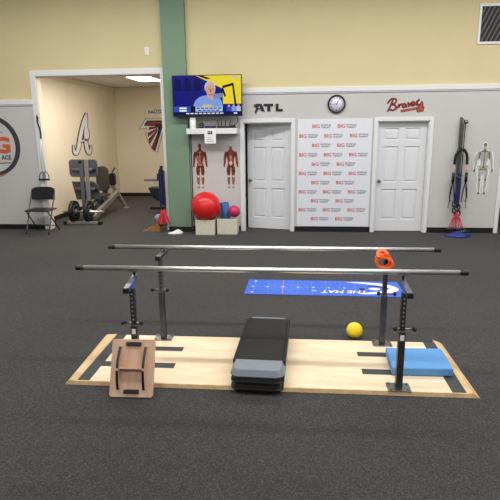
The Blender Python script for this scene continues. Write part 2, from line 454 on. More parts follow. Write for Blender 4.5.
MB().box(-4.02, -3.38, 11.82, 11.86, ACZ - 0.03, ACZ).box(-4.02, -3.38, 13.04, 13.08, ACZ - 0.03, ACZ).box(-4.02, -3.98, 11.86, 13.04, ACZ - 0.03, ACZ).box(-3.42, -3.38, 11.86, 13.04, ACZ - 0.03, ACZ).build('frame', 'white_trim', t)
MB().box(-3.98, -3.42, 11.86, 13.04, ACZ - 0.02, ACZ - 0.01).build('diffuser', 'lamp_diffuser', t)

# ------------------------------------------------------------------ wall fittings
# air vent
t = thing('air_vent', 'white framed wall vent with dark slanted louvres on yellow wall', 'vent', (3.55, D, 3.318))
v = MB(); vx0, vx1, vz0, vz1 = 3.02, 4.12, 3.325, 3.975; fw = 0.042
v.box(vx0, vx1, D - 0.02, D, vz0, vz0 + fw, .004).box(vx0, vx1, D - 0.02, D, vz1 - fw, vz1, .004).box(vx0, vx0 + fw, D - 0.02, D, vz0 + fw, vz1 - fw, .004).box(vx1 - fw, vx1, D - 0.02, D, vz0 + fw, vz1 - fw, .004)
v.build('frame', 'white_trim', t)
MB().box(vx0 + fw, vx1 - fw, D - 0.004, D, vz0 + fw, vz1 - fw).build('backing', 'vent_black', t)
lv = MB(); h0, h1 = vz0 + fw, vz1 - fw
k = vx0 + fw - 0.2
while k < vx1 - fw:
    a, b_ = (k, h0), (k + 0.26, h1)
    # clip the slanted slat to the frame
    def clipx(p, q, lim):
        tt = (lim - p[0]) / (q[0] - p[0]); return (lim, p[1] + (q[1] - p[1]) * tt)
    if a[0] < vx0 + fw: a = clipx(a, b_, vx0 + fw)
    if b_[0] > vx1 - fw: b_ = clipx(a, b_, vx1 - fw)
    lv.bar((a[0], D - 0.010, a[1]), (b_[0], D - 0.010, b_[1]), 0.022, 0.006, Vector((1, 0, 0)))
    k += 0.075
lv.build('louvres', 'vent_dark', t)
# thermostat plate on the yellow wall
x, z = P(147, 51, D)
t = thing('wall_plate', 'small white switch plate alone on yellow wall above the alcove', 'switch plate', (x, D, z - 0.07))
MB().box(x - 0.045, x + 0.045, D - 0.012, D, z - 0.07, z + 0.07, 0.004).build('plate', 'white_trim', t)
MB().box(x - 0.015, x + 0.015, D - 0.018, D - 0.012, z - 0.03, z + 0.03, 0.003).build('rocker', 'door_white', t)
# clock
cx, cz = 0.648, 2.369
t = thing('wall_clock', 'round black rimmed clock with a pale face above the logo backdrop', 'clock', (cx, D, cz - 0.16))
MB().lathe([(0.150, 0), (0.162, -0.012), (0.162, -0.035), (0.150, -0.045), (0.134, -0.040), (0.134, -0.020)], (cx, D, cz), 'y', 40).build('rim', 'plastic_black', t)
f = MB().lathe([(0.136, -0.018), (0.136, -0.026), (0.0005, -0.026)], (cx, D, cz), 'y', 40).build('face', 'clock_face', t)
mx = wallmx(cx, D - 0.0275, cz)
for h in range(1, 13):
    a = PI / 2 - h * PI / 6; s_ = 0.030 if h > 9 else 0.018
    MB().text(str(h), 0.108 * math.cos(a) - s_ / 2, 0.108 * math.sin(a) - 0.014, s_, 0.028, mx, 0, 0.012).build('numeral', 'print_black', f)
MB().ribbon([(-0.01, -0.02), (0.035, 0.065)], [0.010, 0.006], mx, 0.002, 1).build('hour_hand', 'print_black', t)
MB().ribbon([(0.02, 0.0), (-0.105, -0.002)], [0.007, 0.004], mx, 0.004, 1).build('minute_hand', 'print_black', t)

# logo backdrop between the doors
bx0, bx1, bz0, bz1 = -0.052, 1.308, 0.105, 2.105
t = thing('logo_backdrop', 'white panel printed with rows of small red and black logos between the doors', 'backdrop', ((bx0 + bx1) / 2, D, bz0))
MB().box(bx0, bx1, D - 0.014, D - .002, bz0, bz1, 0.003).build('panel', 'print_white', t)
p = MB(); mx = wallmx(0, D - 0.015, 0)
rows_v = [126, 135.6, 145, 154.4, 163.8, 173.2, 182.4, 191.4, 200.2, 209.2, 218]
for i, vv in enumerate(rows_v):
    zz = bz1 - 0.128 - i * 0.1725
    xs = (0.205, 0.668) if i % 2 == 0 else (-0.030, 0.430, 0.893)
    for x in xs:
        x += 0.012
        p.m(0).text('BIG', x, zz - 0.032, 0.135, 0.066, mx, 0, 0.02)
        p.m(1).text('PHYSICAL', x + 0.160, zz + 0.006, 0.185, 0.028, mx, 0, 0.02)
        p.text('THERAPY', x + 0.160, zz - 0.034, 0.17, 0.028, mx, 0, 0.02)
p.build('print', ['print_red', 'print_black'], t)

# ATL letters and small axe
mx = wallmx(0, D - 0.008, 0)
def K(pts): return [P(248 + u / 11.9, 92 + v_ / 11.9, D - .008) for u, v_ in pts]
b = MB(); b.m(0)
b.flat(K([(100, 140), (162, 140), (200, 228), (160, 228), (148, 204), (120, 204), (112, 228), (78, 240), (110, 165)]), mx)
b.flat(K([(185, 140), (300, 140), (300, 168), (266, 168), (266, 228), (230, 228), (230, 168), (185, 168)]), mx)
b.flat(K([(330, 140), (364, 140), (364, 202), (414, 202), (414, 228), (330, 228)]), mx)
b.m(2).flat(K([(132, 166), (146, 192), (124, 192)]), mx, .002)
b.m(1).ribbon(K([(118, 160), (100, 205), (94, 260)]), .022, mx, 0.002, 2).flat(K([(70, 150), (112, 140), (118, 176), (80, 180)]), mx, 0.003)
tag(b.build('wall_lettering', ['print_black', 'brave_navy', 'wall_gray'], thick=0.008), 'dark ATL letters with a maroon axe above the ajar door', 'wall lettering')

# script word with axe above the closed door
mx = wallmx(1.54, D - 0.002, 2.235)
S = 0.0085
def SS(pts): return [(x * S * 1.0, y * S) for x, y in pts]
strokes = [
    [(3, -2), (7, 6), (11, 17), (13, 23)],                       # B stem
    [(2, 15), (7, 22), (14, 25), (20, 22), (18, 16), (11, 13), (18, 11), (20, 5), (14, 1), (7, 3)],
    [(20, 4), (24, 8), (27, 13), (26, 9), (26, 6)],
    [(26, 8), (29, 13), (33, 13)],
    [(41, 12), (36, 14), (33, 9), (37, 7), (41, 13), (40, 8), (43, 8)],
    [(43, 15), (46, 15), (46, 9), (50, 13), (52, 16)],
    [(52, 11), (57, 14), (56, 18), (52, 16), (52, 11), (56, 10), (60, 13)],
    [(60, 11), (62, 17), (65, 20), (63, 15), (66, 12), (62, 11)],
    [(65, 20), (68, 23)],
]
b = MB()
for q in strokes: b.m(0).ribbon(SS(q), 4.0 * S, mx, 0.001)
for q in strokes: b.m(1).ribbon(SS(q), 2.1 * S, mx, 0.0045)
tag_o = b
b.m(2).ribbon(SS([(30, -1), (55, 3), (66, 5)]), 4.2 * S, mx, 0.002, 2)
b.m(0).ribbon(SS([(30, -1), (55, 3), (66, 5)]), 5.4 * S, mx, 0.0005, 2)
b.m(0).flat(SS([(64, -4), (77, -2), (79, 7), (77, 8), (75, 18), (72, 20), (69, 14), (66, 9), (62, 4)]), mx, 0.0025)
b.m(2).flat(SS([(65, -2.5), (76, -1), (77, 6), (75, 8), (74, 16), (72, 17), (70, 12), (67, 8), (64, 4)]), mx, 0.0035)
tag(b.build('wall_emblem', ['brave_navy', 'brave_red', 'axe_orange'], thick=0.002), 'red script word over an orange axe above the closed white door', 'wall emblem')

# round logo on the wall beside the folding chair
mx = wallmx(0, D - 0.004, 0)
b = MB(); rc = (-6.06, 1.665); rr_ = 0.525
ang = [math.radians(a) for a in range(-130, 205, 8)]
wd = [0.012 + 0.085 * max(0, math.cos((a - math.radians(10)) / 1.75)) for a in ang]
b.m(0).ribbon([(rc[0] + rr_ * math.cos(a), rc[1] + 1.04 * rr_ * math.sin(a)) for a in ang], wd, mx, 0.0, 2)
ang = [math.radians(a) for a in range(-150, -60, 6)]
b.m(1).ribbon([(rc[0] + 0.60 * math.cos(a) - 0.02, rc[1] + 0.60 * math.sin(a)) for a in ang], [0.004 + 0.030 * math.sin((i + 0.5) / len(ang) * PI) for i in range(len(ang))], mx, 0.001, 2)
b.m(1).text('BIG', -6.44, 1.52, 0.75, 0.325, mx, 0.001, 0.045)
b.m(1).flat([(-6.3, 1.925), (-5.80, 1.925), (-5.80, 1.936), (-6.3, 1.936)], mx, 0.001)
b.m(0).text('ACE', -5.90, 1.40, 0.20, 0.085, mx, 0.001, 0.02)
b.flat([(-6.3, 1.315), (-5.72, 1.330), (-5.72, 1.345), (-6.3, 1.33)], mx, 0.001)
tag(b.build('wall_logo', ['logo_dark', 'logo_orange'], thick=0.004), 'round charcoal ring logo with orange letters on gray wall', 'wall logo')

# script A on the alcove's side wall (plane facing +X)
def sidemx(y, z): return Matrix(((0, 0, 1, AXL + 0.004), (-1, 0, 0, y), (0, 1, 0, z), (0, 0, 0, 1)))
sx = lambda pts: pts
mx = Matrix(((0, 0, 1, AXL + 0.004), (1, 0, 0, 12.05), (0, 1, 0, 1.30), (0, 0, 0, 1)))
def L_(u, v):                       # photo point on the side wall -> (Y, Z) relative to the letter's plane origin
    d = ray(60 + u / 7.69, 100 + v / 7.69); k = (AXL + .004) / d.x
    return (d.y * k - 12.05, CAM_H + d.z * k - 1.30)
A_str = [([(201, 98), (186, 150), (172, 205), (160, 262), (150, 318), (140, 372), (126, 410), (110, 402), (104, 368), (102, 345)], [4, 20, 24, 26, 27, 27, 24, 18, 10, 4]),
         ([(202, 98), (201, 150), (198, 205), (196, 262), (198, 318), (207, 372), (222, 410), (233, 395), (237, 365), (236, 345)], [4, 16, 20, 21, 23, 25, 22, 16, 9, 4]),
         ([(152, 326), (178, 312), (205, 302), (215, 265), (210, 218)], [12, 14, 16, 15, 4])]
b = MB()
for extra, lift, mi_ in ((15, 0.0, 0), (0, 0.007, 1)):
    for q, ww in A_str:
        t_ = MB(); t_.m(mi_).ribbon(q, [x + extra for x in ww], Matrix.Identity(4))
        for v in t_.bm.verts:
            yz = L_(v.co.x, v.co.y); v.co = mx @ Vector((yz[0], yz[1], lift))
        bmesh.ops.reverse_faces(t_.bm, faces=t_.bm.faces)
        b.add(t_, Matrix.Identity(4))
tag(b.build('wall_letter', ['print_black', 'print_white'], thick=0.004), 'white script letter A outlined in black above the leg press', 'wall letter')

# bird emblem and name strip on the alcove's far wall
by_ = AYB - 0.004
mx = wallmx(0, by_, 0)
def Q(u, v): return P(u, v, by_)
b = MB()
def G(pts): return [Q(130 + x / 7.69, 100 + y / 7.69) for x, y in pts]
b.m(0).flat(G([(65, 228), (118, 140), (300, 140), (330, 150), (330, 215), (300, 230), (262, 222), (215, 405), (180, 395), (140, 330), (118, 270), (122, 222)]), mx, 0.0)
b.m(1).flat(G([(78, 222), (122, 148), (300, 146), (320, 160), (318, 210), (258, 214), (206, 396), (182, 385), (148, 325), (127, 268), (130, 214)]), mx, 0.001)
b.m(2).flat(G([(108, 198), (130, 158), (300, 155), (310, 170), (300, 205), (250, 208), (195, 395), (180, 375), (205, 300), (216, 212), (195, 200)]), mx, 0.002)
b.m(3).flat(G([(126, 192), (138, 166), (300, 162), (300, 184), (200, 186)]), mx, 0.003)
for a in ([(148, 208), (210, 200), (212, 214), (143, 232)], [(135, 254), (210, 214), (208, 230), (140, 285)], [(142, 300), (212, 226), (208, 250), (152, 342)], [(162, 368), (214, 250), (212, 300), (186, 388)]):
    b.m(2).flat(G(a), mx, 0.0035)
for a in ([(152, 212), (200, 204), (200, 212), (148, 226)], [(141, 256), (200, 220), (198, 232), (143, 276)], [(150, 304), (205, 240), (200, 256), (156, 330)], [(168, 366), (206, 280), (202, 310), (184, 380)]):
    b.m(3).flat(G(a), mx, 0.0045)
tag(b.build('bird_emblem', ['falcon_silver', 'print_white', 'print_black', 'falcon_red'], thick=0.004), 'black and red swooping bird emblem on the alcove far wall', 'wall emblem')
x0, z1 = Q(147, 108.5); x1, z0 = Q(161, 114.2)
x1 = x0 + .70
b = MB(); b.m(0).flat([(x0, z0), (x1, z0), (x1, z1), (x0, z1)], mx, 0.0)
b.m(2).text('ATLANTA', x0 + 0.18, z1 - 0.068, 0.34, 0.05, mx, 0.002, 0.02)
b.m(1).text('FALCONS', x0 + 0.03, z0 + 0.02, 0.64, 0.085, mx, 0.002, 0.04)
tag(b.build('name_strip', ['print_white', 'print_black', 'print_red'], thick=0.004), 'white strip with black block letters above the bird emblem', 'wall lettering')
# outlet on the far wall
x, z = P(151, 183, AYB)
tag(MB().box(x - 0.055, x + 0.055, AYB - 0.01, AYB, z - 0.07, z + 0.07, 0.003).build('wall_outlet', 'white_trim'), 'white outlet plate low on the alcove far wall', 'outlet')

# ------------------------------------------------------------------ anatomy prints
def body_figure(cx, z0, H, y, kind):
    mx = wallmx(cx, y, z0, H) @ Matrix.Diagonal((.85 if kind == 0 else .92, 1, 1, 1))
    limbs = {  # centre lines with widths, unit height
        'torso': ([(0, .86), (0, .80), (0, .72), (0, .62), (0, .53), (0, .47)], [.10, .235, .215, .165, .175, .17]),
        'neck': ([(0, .90), (0, .84)], [.065, .09]),
        'armL': ([(-.115, .82), (-.145, .72), (-.160, .61), (-.175, .50), (-.182, .46)], [.075, .072, .058, .042, .05]),
        'armR': ([(.115, .82), (.145, .72), (.160, .61), (.175, .50), (.182, .46)], [.075, .072, .058, .042, .05]),
        'legL': ([(-.055, .50), (-.062, .40), (-.060, .28), (-.062, .18), (-.055, .06), (-.060, .01)], [.09, .105, .062, .072, .036, .055]),
        'legR': ([(.055, .50), (.062, .40), (.060, .28), (.062, .18), (.055, .06), (.060, .01)], [.09, .105, .062, .072, .036, .055]),
    }
    return mx, limbs
for cx, pale, lab in ((-1.905, False, 'front view muscle figure print on wall over the red ball'), (-1.312, True, 'rear view muscle figure print on wall over the pink ball')):
    z0 = 0.83; H = 0.85
    mx, limbs = body_figure(cx, z0, H, D - 0.003, 0)
    b = MB()
    b.m(0)
    for k_, (pts, ww) in limbs.items(): b.ribbon(pts, ww, mx, 0.0)
    b.disc(0, .945, .042, mx, 0.001, .055)
    if pale:   # seen from behind: broad back, pale scalp and spine
        b.m(3).disc(0, .962, .036, mx, 0.002, .036)
        b.m(0).ribbon([(0, .90), (0, .80)], [.05, .14], mx, 0.003)
        b.m(2).ribbon([(0, .74), (0, .58)], [.05, .03], mx, 0.004)
        b.m(3).flat([(-.05, .58), (0, .62), (.05, .58), (0, .51)], mx, 0.005)
        b.m(1).ribbon([(-.085, .80), (-.07, .68)], [.05, .03], mx, 0.004).ribbon([(.085, .80), (.07, .68)], [.05, .03], mx, 0.004)
        b.m(1).disc(-.045, .49, .032, mx, 0.005).disc(.045, .49, .032, mx, 0.005)
    else:      # seen from the front: chest, ribs one side, belly
        b.m(1).disc(-.05, .76, .045, mx, 0.003, .03).disc(.055, .76, .05, mx, 0.003, .03)
        b.m(2).ribbon([(0, .82), (0, .52)], .018, mx, 0.004)
        b.m(2)
        for i in range(5): b.ribbon([(-.09, .72 - i * .025), (-.02, .735 - i * .025)], .008, mx, 0.005, 1)
        b.m(1)
        for i in range(4): b.ribbon([(.012, .68 - i * .035), (.055, .685 - i * .035)], .022, mx, 0.005, 1)
        b.m(2).ribbon([(-.075, .61), (-.02, .51)], .02, mx, 0.005, 1).ribbon([(.075, .61), (.02, .51)], .02, mx, 0.005, 1)
        b.m(1).disc(0, .95, .030, mx, 0.003, .04)
    for s_ in (-1, 1):
        b.m(1).ribbon([(s_ * .135, .79), (s_ * .15, .72)], .045, mx, 0.004, 2).ribbon([(s_ * .165, .62), (s_ * .172, .53)], .022, mx, 0.004, 2)
        b.m(1).ribbon([(s_ * .085, .46), (s_ * .078, .34)], .032, mx, 0.004, 2).ribbon([(s_ * .035, .45), (s_ * .045, .34)], .018, mx, 0.004, 2)
        b.m(3).disc(s_ * .060, .275, .024, mx, 0.005, .026)
        b.m(2).ribbon([(s_ * .056, .22), (s_ * .056, .12)], .014, mx, 0.005, 2)
        b.m(3).ribbon([(s_ * .055, .10), (s_ * .056, .03)], .022, mx, 0.005, 2)
        b.m(3).disc(s_ * .183, .462, .018, mx, 0.005, .028)
    tag(b.build('anatomy_print', ['muscle', 'muscle_dark', 'muscle_pale', 'tendon'], thick=0.003), lab, 'anatomy print', 'muscle figure prints under the shelf')
# skeleton print
cx = 3.325; z0 = 0.735; H = 0.92
mx, limbs = body_figure(cx, z0, H, D - 0.003, 1)
t = thing('skeleton_print', 'cut out human skeleton print with white border on gray wall', 'anatomy print', (cx, D, z0))
b = MB()
for k_, (pts, ww) in limbs.items(): b.ribbon(pts, [x + .032 for x in ww], mx, 0.0)
b.disc(0, .945, .058, mx, 0.0, .075)
for i in range(9): b.ribbon([(-.22 - .01 * (i % 2), .78 - i * .02 - .0), (-.17, .78 - i * .02)], .008, mx, 0.0, 1)
for i in range(6): b.ribbon([(.10, .30 - i * .045), (.15, .30 - i * .045)], .008, mx, 0.0, 1)
b.build('white_cutout', 'paper', t, thick=0.003)
b = MB(); b.m(2)
for k_, (pts, ww) in limbs.items(): b.ribbon(pts, [x * .82 for x in ww], mx, 0.003)
b.m(0).disc(0, .952, .040, mx, 0.004, .048)
b.m(1).disc(0.0, .975, .034, mx, 0.005, .028)
b.m(1).ribbon([(0, .90), (0, .52)], .022, mx, 0.005, 2)
for i in range(8):
    wv = .085 - abs(i - 3.5) * .006; zz = .80 - i * .022
    b.m(0).ribbon([(-wv, zz - .012), (-wv * .6, zz + .006), (0, zz), (wv * .6, zz + .006), (wv, zz - .012)], .008, mx, 0.006, 3)
b.m(1).ribbon([(-.11, .825), (0, .835), (.11, .825)], .014, mx, 0.006, 3)
b.m(0).ribbon([(-.085, .56), (-.06, .52), (0, .505), (.06, .52), (.085, .56)], .04, mx, 0.006, 3)
b.m(1).disc(0, .535, .022, mx, 0.008)
for s_ in (-1, 1):
    b.m(0).ribbon([(s_ * .118, .82), (s_ * .148, .66)], .020, mx, 0.006, 2).ribbon([(s_ * .150, .65), (s_ * .178, .50)], .022, mx, 0.006, 2)
    b.m(1).disc(s_ * .184, .47, .018, mx, 0.007, .03)
    b.m(0).ribbon([(s_ * .07, .50), (s_ * .062, .29)], .024, mx, 0.006, 2).ribbon([(s_ * .060, .27), (s_ * .056, .05)], .024, mx, 0.006, 2)
    b.m(1).disc(s_ * .061, .28, .022, mx, 0.007, .022).disc(s_ * .058, .018, .022, mx, 0.007, .02)
    b.m(1).disc(s_ * .095, .79, .02, mx, 0.007, .035)
b.build('bone_print', ['bone', 'bone_dark', 'bone_film'], t, thick=0.001)

# ------------------------------------------------------------------ television
TY = 9.52
x0, z1 = P(172.5, 75.5, TY); x1, z0 = P(242, 116, TY); x0 -= .02; x1 += 0.005
t = thing('television', 'flat black television showing a talk show, mounted over the shelf', 'television', ((x0 + x1) / 2, TY, z0))
MB().box(x0, x1, TY, TY + 0.05, z0, z1, 0.006).build('case', 'plastic_black', t)
MB().box((x0 + x1) / 2 - 0.2, (x0 + x1) / 2 + 0.2, TY + 0.05, TY + 0.10, (z0 + z1) / 2 - 0.2, (z0 + z1) / 2 + 0.2).box((x0 + x1) / 2 + .02, (x0 + x1) / 2 + .12, TY + 0.10, D, (z0 + z1) / 2 - 0.1, (z0 + z1) / 2 + 0.1).build('wall_bracket', 'dark_steel', t)
bz = 0.014; sx0, sx1, sz0, sz1 = x0 + bz, x1 - bz, z0 + 0.026, z1 - bz
mx = wallmx(sx0, TY - 0.001, sz0)
SW, SH = sx1 - sx0, sz1 - sz0
def V(pts): return [((x - 20) / 430 * SW, (314 - y) / 246 * SH) for x, y in pts]   # crop pixels -> screen
b = MB()
tvm = ['tv_blue', 'tv_navy', 'tv_yellow', 'tv_skin', 'tv_hair', 'tv_shirt', 'tv_black', 'tv_bar', 'tv_white', 'tv_mid', 'tv_mic', 'tv_gold', 'tv_shade']
I = {n: i for i, n in enumerate(tvm)}
def pic(n, pts, lift): b.m(I[n]).flat(V(pts), mx, lift)
pic('tv_blue', [(20, 314), (450, 314), (450, 68), (20, 68)], 0)
for a in (28, 90, 152): pic('tv_navy', [(a + 8, 80), (a + 40, 92), (a + 50, 160), (a + 2, 160)], .0004)
pic('tv_yellow', [(170, 68), (450, 68), (450, 245), (335, 245), (335, 150)], .0005)
pic('tv_black', [(175, 68), (215, 68), (262, 88), (235, 90)], .0007)
b.m(I['tv_shirt']).flat(V(spline([(145, 262), (160, 225), (190, 200), (230, 190), (280, 192), (318, 212), (336, 262)], 5)), mx, .001)
b.m(I['tv_skin']).flat(V([(238, 170), (280, 170), (282, 205), (262, 222), (240, 200)]), mx, .0012)
b.m(I['tv_hair']).flat(V(spline([(224, 165), (222, 130), (236, 108), (258, 104), (280, 112), (290, 138), (288, 168)], 5)), mx, .0014)
b.m(I['tv_skin']).flat(V(spline([(231, 160), (233, 134), (256, 122), (282, 134), (286, 165), (278, 195), (260, 206), (240, 194)], 5, True)), mx, .0016)
for a in ((242, 150), (266, 150)): pic('tv_shade', [(a[0], a[1]), (a[0] + 12, a[1]), (a[0] + 12, a[1] + 6), (a[0], a[1] + 6)], .0018)
pic('tv_shade', [(256, 152), (261, 152), (264, 172), (254, 172)], .0018)
pic('tv_shade', [(246, 184), (272, 184), (270, 190), (248, 190)], .0018)
b.m(I['tv_shade']).disc(*V([(226, 160)])[0], 0.012, mx, .0017)
b.m(I['tv_mic']).flat(V([(272, 182), (330, 178), (334, 205), (276, 210)]), mx, .002)
b.m(I['tv_black']).ribbon(V([(350, 200), (338, 160), (336, 138), (398, 118), (414, 250)]), .036, mx, .0022, 1)
b.m(I['tv_black']).ribbon(V([(336, 142), (395, 126)]), .03, mx, .0023, 1)
pic('tv_bar', [(160, 262), (332, 262), (332, 292), (160, 292)], .003)
pic('tv_gold', [(208, 248), (266, 248), (266, 262), (208, 262)], .003)
pic('tv_mid', [(22, 258), (130, 258), (130, 296), (22, 296)], .003)
pic('tv_black', [(130, 258), (160, 258), (160, 296), (130, 296)], .003)
pic('tv_navy', [(20, 294), (450, 294), (450, 314), (20, 314)], .0032)
for i in range(9): pic('tv_white', [(100 + i * 27, 300), (120 + i * 27, 300), (120 + i * 27, 307), (100 + i * 27, 307)], .004)
for i in range(6): pic('tv_mid', [(168 + i * 27, 267), (188 + i * 27, 267), (188 + i * 27, 275), (168 + i * 27, 275)], .004); 
for i in range(5): pic('tv_mid', [(176 + i * 28, 281), (198 + i * 28, 281), (198 + i * 28, 288), (176 + i * 28, 288)], .004)
for i in range(2): pic('tv_white', [(58, 264 + i * 16), (104, 264 + i * 16), (104, 275 + i * 16), (58, 275 + i * 16)], .004)
for i, a in enumerate((358, 388, 418)):
    pic(('tv_mid', 'tv_shirt', 'tv_bar')[i], [(a, 262), (a + 28, 262), (a + 28, 292), (a, 292)], .0034)
    b.m(I['tv_skin']).disc(*V([(a + 14, 258)])[0], 0.022, mx, .0036)
pic('tv_white', [(402, 300), (424, 300), (424, 308), (402, 308)], .004)
pic('tv_bar', [(392, 74), (430, 74), (430, 84), (392, 84)], .0034)
b.build('screen_picture', tvm, t)

# ------------------------------------------------------------------ shelf and the things on it
shx0, shx1, shz0, shz1, shy = -2.09, -1.155, 1.86, 1.962, 9.47
tag(MB().box(shx0, shx1, shy, D, shz0, shz1, 0.005).build('wall_shelf', 'white_trim'), 'thick white floating shelf under the television', 'shelf')
x0, z0 = P(204.2, 128.2, shy - .01); x1, z1 = P(216, 143.5, shy - .01)
t = thing('paper_notice', 'white paper notice with a dark box taped to the shelf edge', 'notice', ((x0 + x1) / 2, shy, z1))
MB().box(x0, x1, shy - 0.004, shy, z1, z0 - 0.002).build('sheet', 'paper', t)
b = MB(); mx = wallmx(x0, shy - 0.005, z1); ww, hh = x1 - x0, z0 - z1
b.m(0).flat([(ww * .28, hh * .60), (ww * .70, hh * .60), (ww * .70, hh * .80), (ww * .28, hh * .80)], mx)
b.m(2).flat([(ww * .36, hh * .68), (ww * .44, hh * .68), (ww * .44, hh * .74), (ww * .36, hh * .74)], mx, .001).flat([(ww * .52, hh * .68), (ww * .60, hh * .68), (ww * .60, hh * .74), (ww * .52, hh * .74)], mx, .001)
b.build('picture_box', ['print_black', 'falcon_silver', 'print_white'], t)
b = MB(); b.m(0)
for i in range(3): b.flat([(ww * .18, hh * (.12 + i * .12)), (ww * (.8 - .1 * i), hh * (.12 + i * .12)), (ww * (.8 - .1 * i), hh * (.16 + i * .12)), (ww * .18, hh * (.16 + i * .12))], mx)
b.build('text_lines', ['falcon_silver'], t)
zt = shz1
t = thing('white_canister', 'tall white canister on the shelf under the television edge', 'canister', (-1.985, 9.58, zt))
MB().lathe([(0.055, 0), (0.058, 0.01), (0.058, 0.165)], (-1.985, 9.58, zt), 'z', 24).build('body', 'white_trim', t)
MB().lathe([(0.061, 0.165), (0.061, 0.185), (0.05, 0.19)], (-1.985, 9.58, zt), 'z', 24).build('lid', 'door_white', t)
tag(MB().box(-2.08, -2.05, 9.55, 9.65, zt, zt + 0.10, .005).build('black_box', 'plastic_black'), 'black box on the shelf end beside the green pilaster', 'box')
t = thing('black_speaker', 'small round black speaker on the shelf beside the white canister', 'speaker', (-1.83, 9.60, zt))
MB().lathe([(0.04, 0), (0.05, 0.02), (0.05, 0.07), (0.03, 0.10), (0.01, 0.105)], (-1.83, 9.60, zt), 'z', 20).build('body', 'plastic_black', t)
MB().lathe([(0.051, 0.03), (0.053, 0.035), (0.051, 0.04)], (-1.83, 9.60, zt), 'z', 20).build('ring', 'steel', t)
t = thing('wireless_router', 'black router with upright antennas on the shelf', 'router', (-1.42, 9.60, zt))
MB().box(-1.53, -1.31, 9.53, 9.67, zt, zt + 0.035, .008).build('body', 'plastic_black', t)
for ax, lean in ((-1.52, -.02), (-1.46, -.005), (-1.39, .005), (-1.32, .03)): MB().tube([(ax, 9.66, zt + .03), (ax + lean, 9.67, zt + .15)], [.008, .006], 8).build('antenna', 'plastic_black', t)
t = thing('cable_box', 'flat dark cable box with blue light on the shelf behind the paper notice', 'cable box', (-1.65, 9.58, zt))
MB().box(-1.75, -1.56, 9.50, 9.64, zt, zt + 0.04, .004).build('body', 'plastic_black', t)
MB().box(-1.74, -1.62, 9.496, 9.50, zt + 0.008, zt + 0.03).build('display', 'royal', t)
t = thing('small_stand', 'small black stand with short upright rods on the shelf near its door end', 'stand', (-1.24, 9.58, zt))
MB().box(-1.29, -1.19, 9.54, 9.62, zt, zt + 0.05, .006).build('body', 'plastic_black', t)
for k, dx in enumerate((-.03, 0, .03)): MB().tube([(-1.24 + dx, 9.58, zt + .045), (-1.24 + dx * 1.4, 9.59, zt + .11)], .007, 8).build('rod', 'dark_steel', t)
tag(MB().tube(spline([(-1.19, 9.60, 2.20), (-1.15, 9.62, 2.12), (-1.18, 9.63, 2.04), (-1.28, 9.66, 1.975), (-1.36, 9.70, 1.97)], 6), 0.006, 8).build('television_cable', 'rubber_black'), 'thin black cable drooping from the television to the shelf', 'cable')
tag(MB().tube(spline([(-2.07, 9.70, 1.965), (-2.065, 9.735, 1.9), (-2.068, 9.735, 1.5), (-2.066, 9.735, 1.0), (-2.07, 9.735, 0.4), (-2.06, 9.73, 0.12)], 6), 0.008, 8).build('power_cord', 'rubber_black'), 'dark cord running down the wall beside the green pilaster', 'cord')

# ------------------------------------------------------------------ bins and balls
def bin_(x0, x1, y0, y1, h, label):
    t = thing('storage_bin', label, 'storage bin', ((x0 + x1) / 2, (y0 + y1) / 2, 0), 'cream fabric storage bins')
    th = .012; b = MB()
    b.box(x0, x1, y0, y0 + th, 0, h, .004).box(x0, x1, y1 - th, y1, 0, h, .004).box(x0, x0 + th, y0 + th, y1 - th, 0, h, .004).box(x1 - th, x1, y0 + th, y1 - th, 0, h, .004).box(x0, x1, y0, y1, 0, .01)
    b.build('body', 'bin_cloth', t)
    MB().box((x0 + x1) / 2 - .012, (x0 + x1) / 2 + .012, y0 - .004, y0 - .0005, h * .55, h * .62, .002).build('grommet', 'bin_cloth', t)
    return t
bin_(-1.945, -1.585, 9.295, 9.635, .290, 'cream fabric storage bin holding the big red ball')
bin_(-1.545, -1.170, 9.37, 9.70, .300, 'cream fabric storage bin holding a blue roller and pink ball')
tag(MB().ball((-1.768, 9.464, .522), .279, 48).build('exercise_ball', 'ball_red'), 'large glossy red exercise ball resting in a cream bin', 'ball')
tag(MB().ball((-1.226, 9.465, .432), .114, 32).build('toning_ball', 'ball_pink'), 'small pink ball in the cream bin beside the door', 'ball')
t = thing('foam_roller', 'blue foam roller leaning out of a cream bin', 'foam roller', (-1.40, 9.55, .02))
MB().cyl((-1.375, 9.60, .02), (-1.430, 9.60, .58), .080, 28).build('body', 'blue_foam_dark', t)
MB().cyl((-1.4299, 9.60, .5785), (-1.4302, 9.60, .582), .03, 16).build('core_hole', 'hole_black', t)

# ------------------------------------------------------------------ folding chair
fl, fr, rr2, rl = Vector((-5.277, 9.25, 0)), Vector((-4.807, 9.225, 0)), Vector((-4.825, 9.70, 0)), Vector((-5.285, 9.70, 0))
t = thing('folding_chair', 'black plastic folding chair by the white alcove jamb', 'chair', (-5.05, 9.48, 0))
b = MB(); b.box(-5.265, -4.79, 9.24, 9.62, .435, .465, .014, 3).build('seat', 'plastic_black', t)
def arc_panel(z0, z1, xw, y0, bow, th, ztop=0.04):
    b = MB(); n = 10; c = -5.04
    L = []
    for i in range(n + 1):
        s_ = -1 + 2 * i / n; x = c + s_ * xw; y = y0 - bow * s_ * s_ + bow
        zt_ = z1 - ztop * abs(s_) ** 4; 
        L.append([b.bm.verts.new((x, y, z0)), b.bm.verts.new((x, y + .03, zt_)), b.bm.verts.new((x, y + .03 + th, zt_)), b.bm.verts.new((x, y + th, z0))])
    fs = [b.bm.faces.new(L[0][::-1]), b.bm.faces.new(L[-1])]
    for A, B in zip(L, L[1:]):
        for k in range(4): fs.append(b.bm.faces.new((A[k], A[(k + 1) % 4], B[(k + 1) % 4], B[k])))
    bmesh.ops.recalc_face_normals(b.bm, faces=b.bm.faces); b._mark(fs, False)
    return b
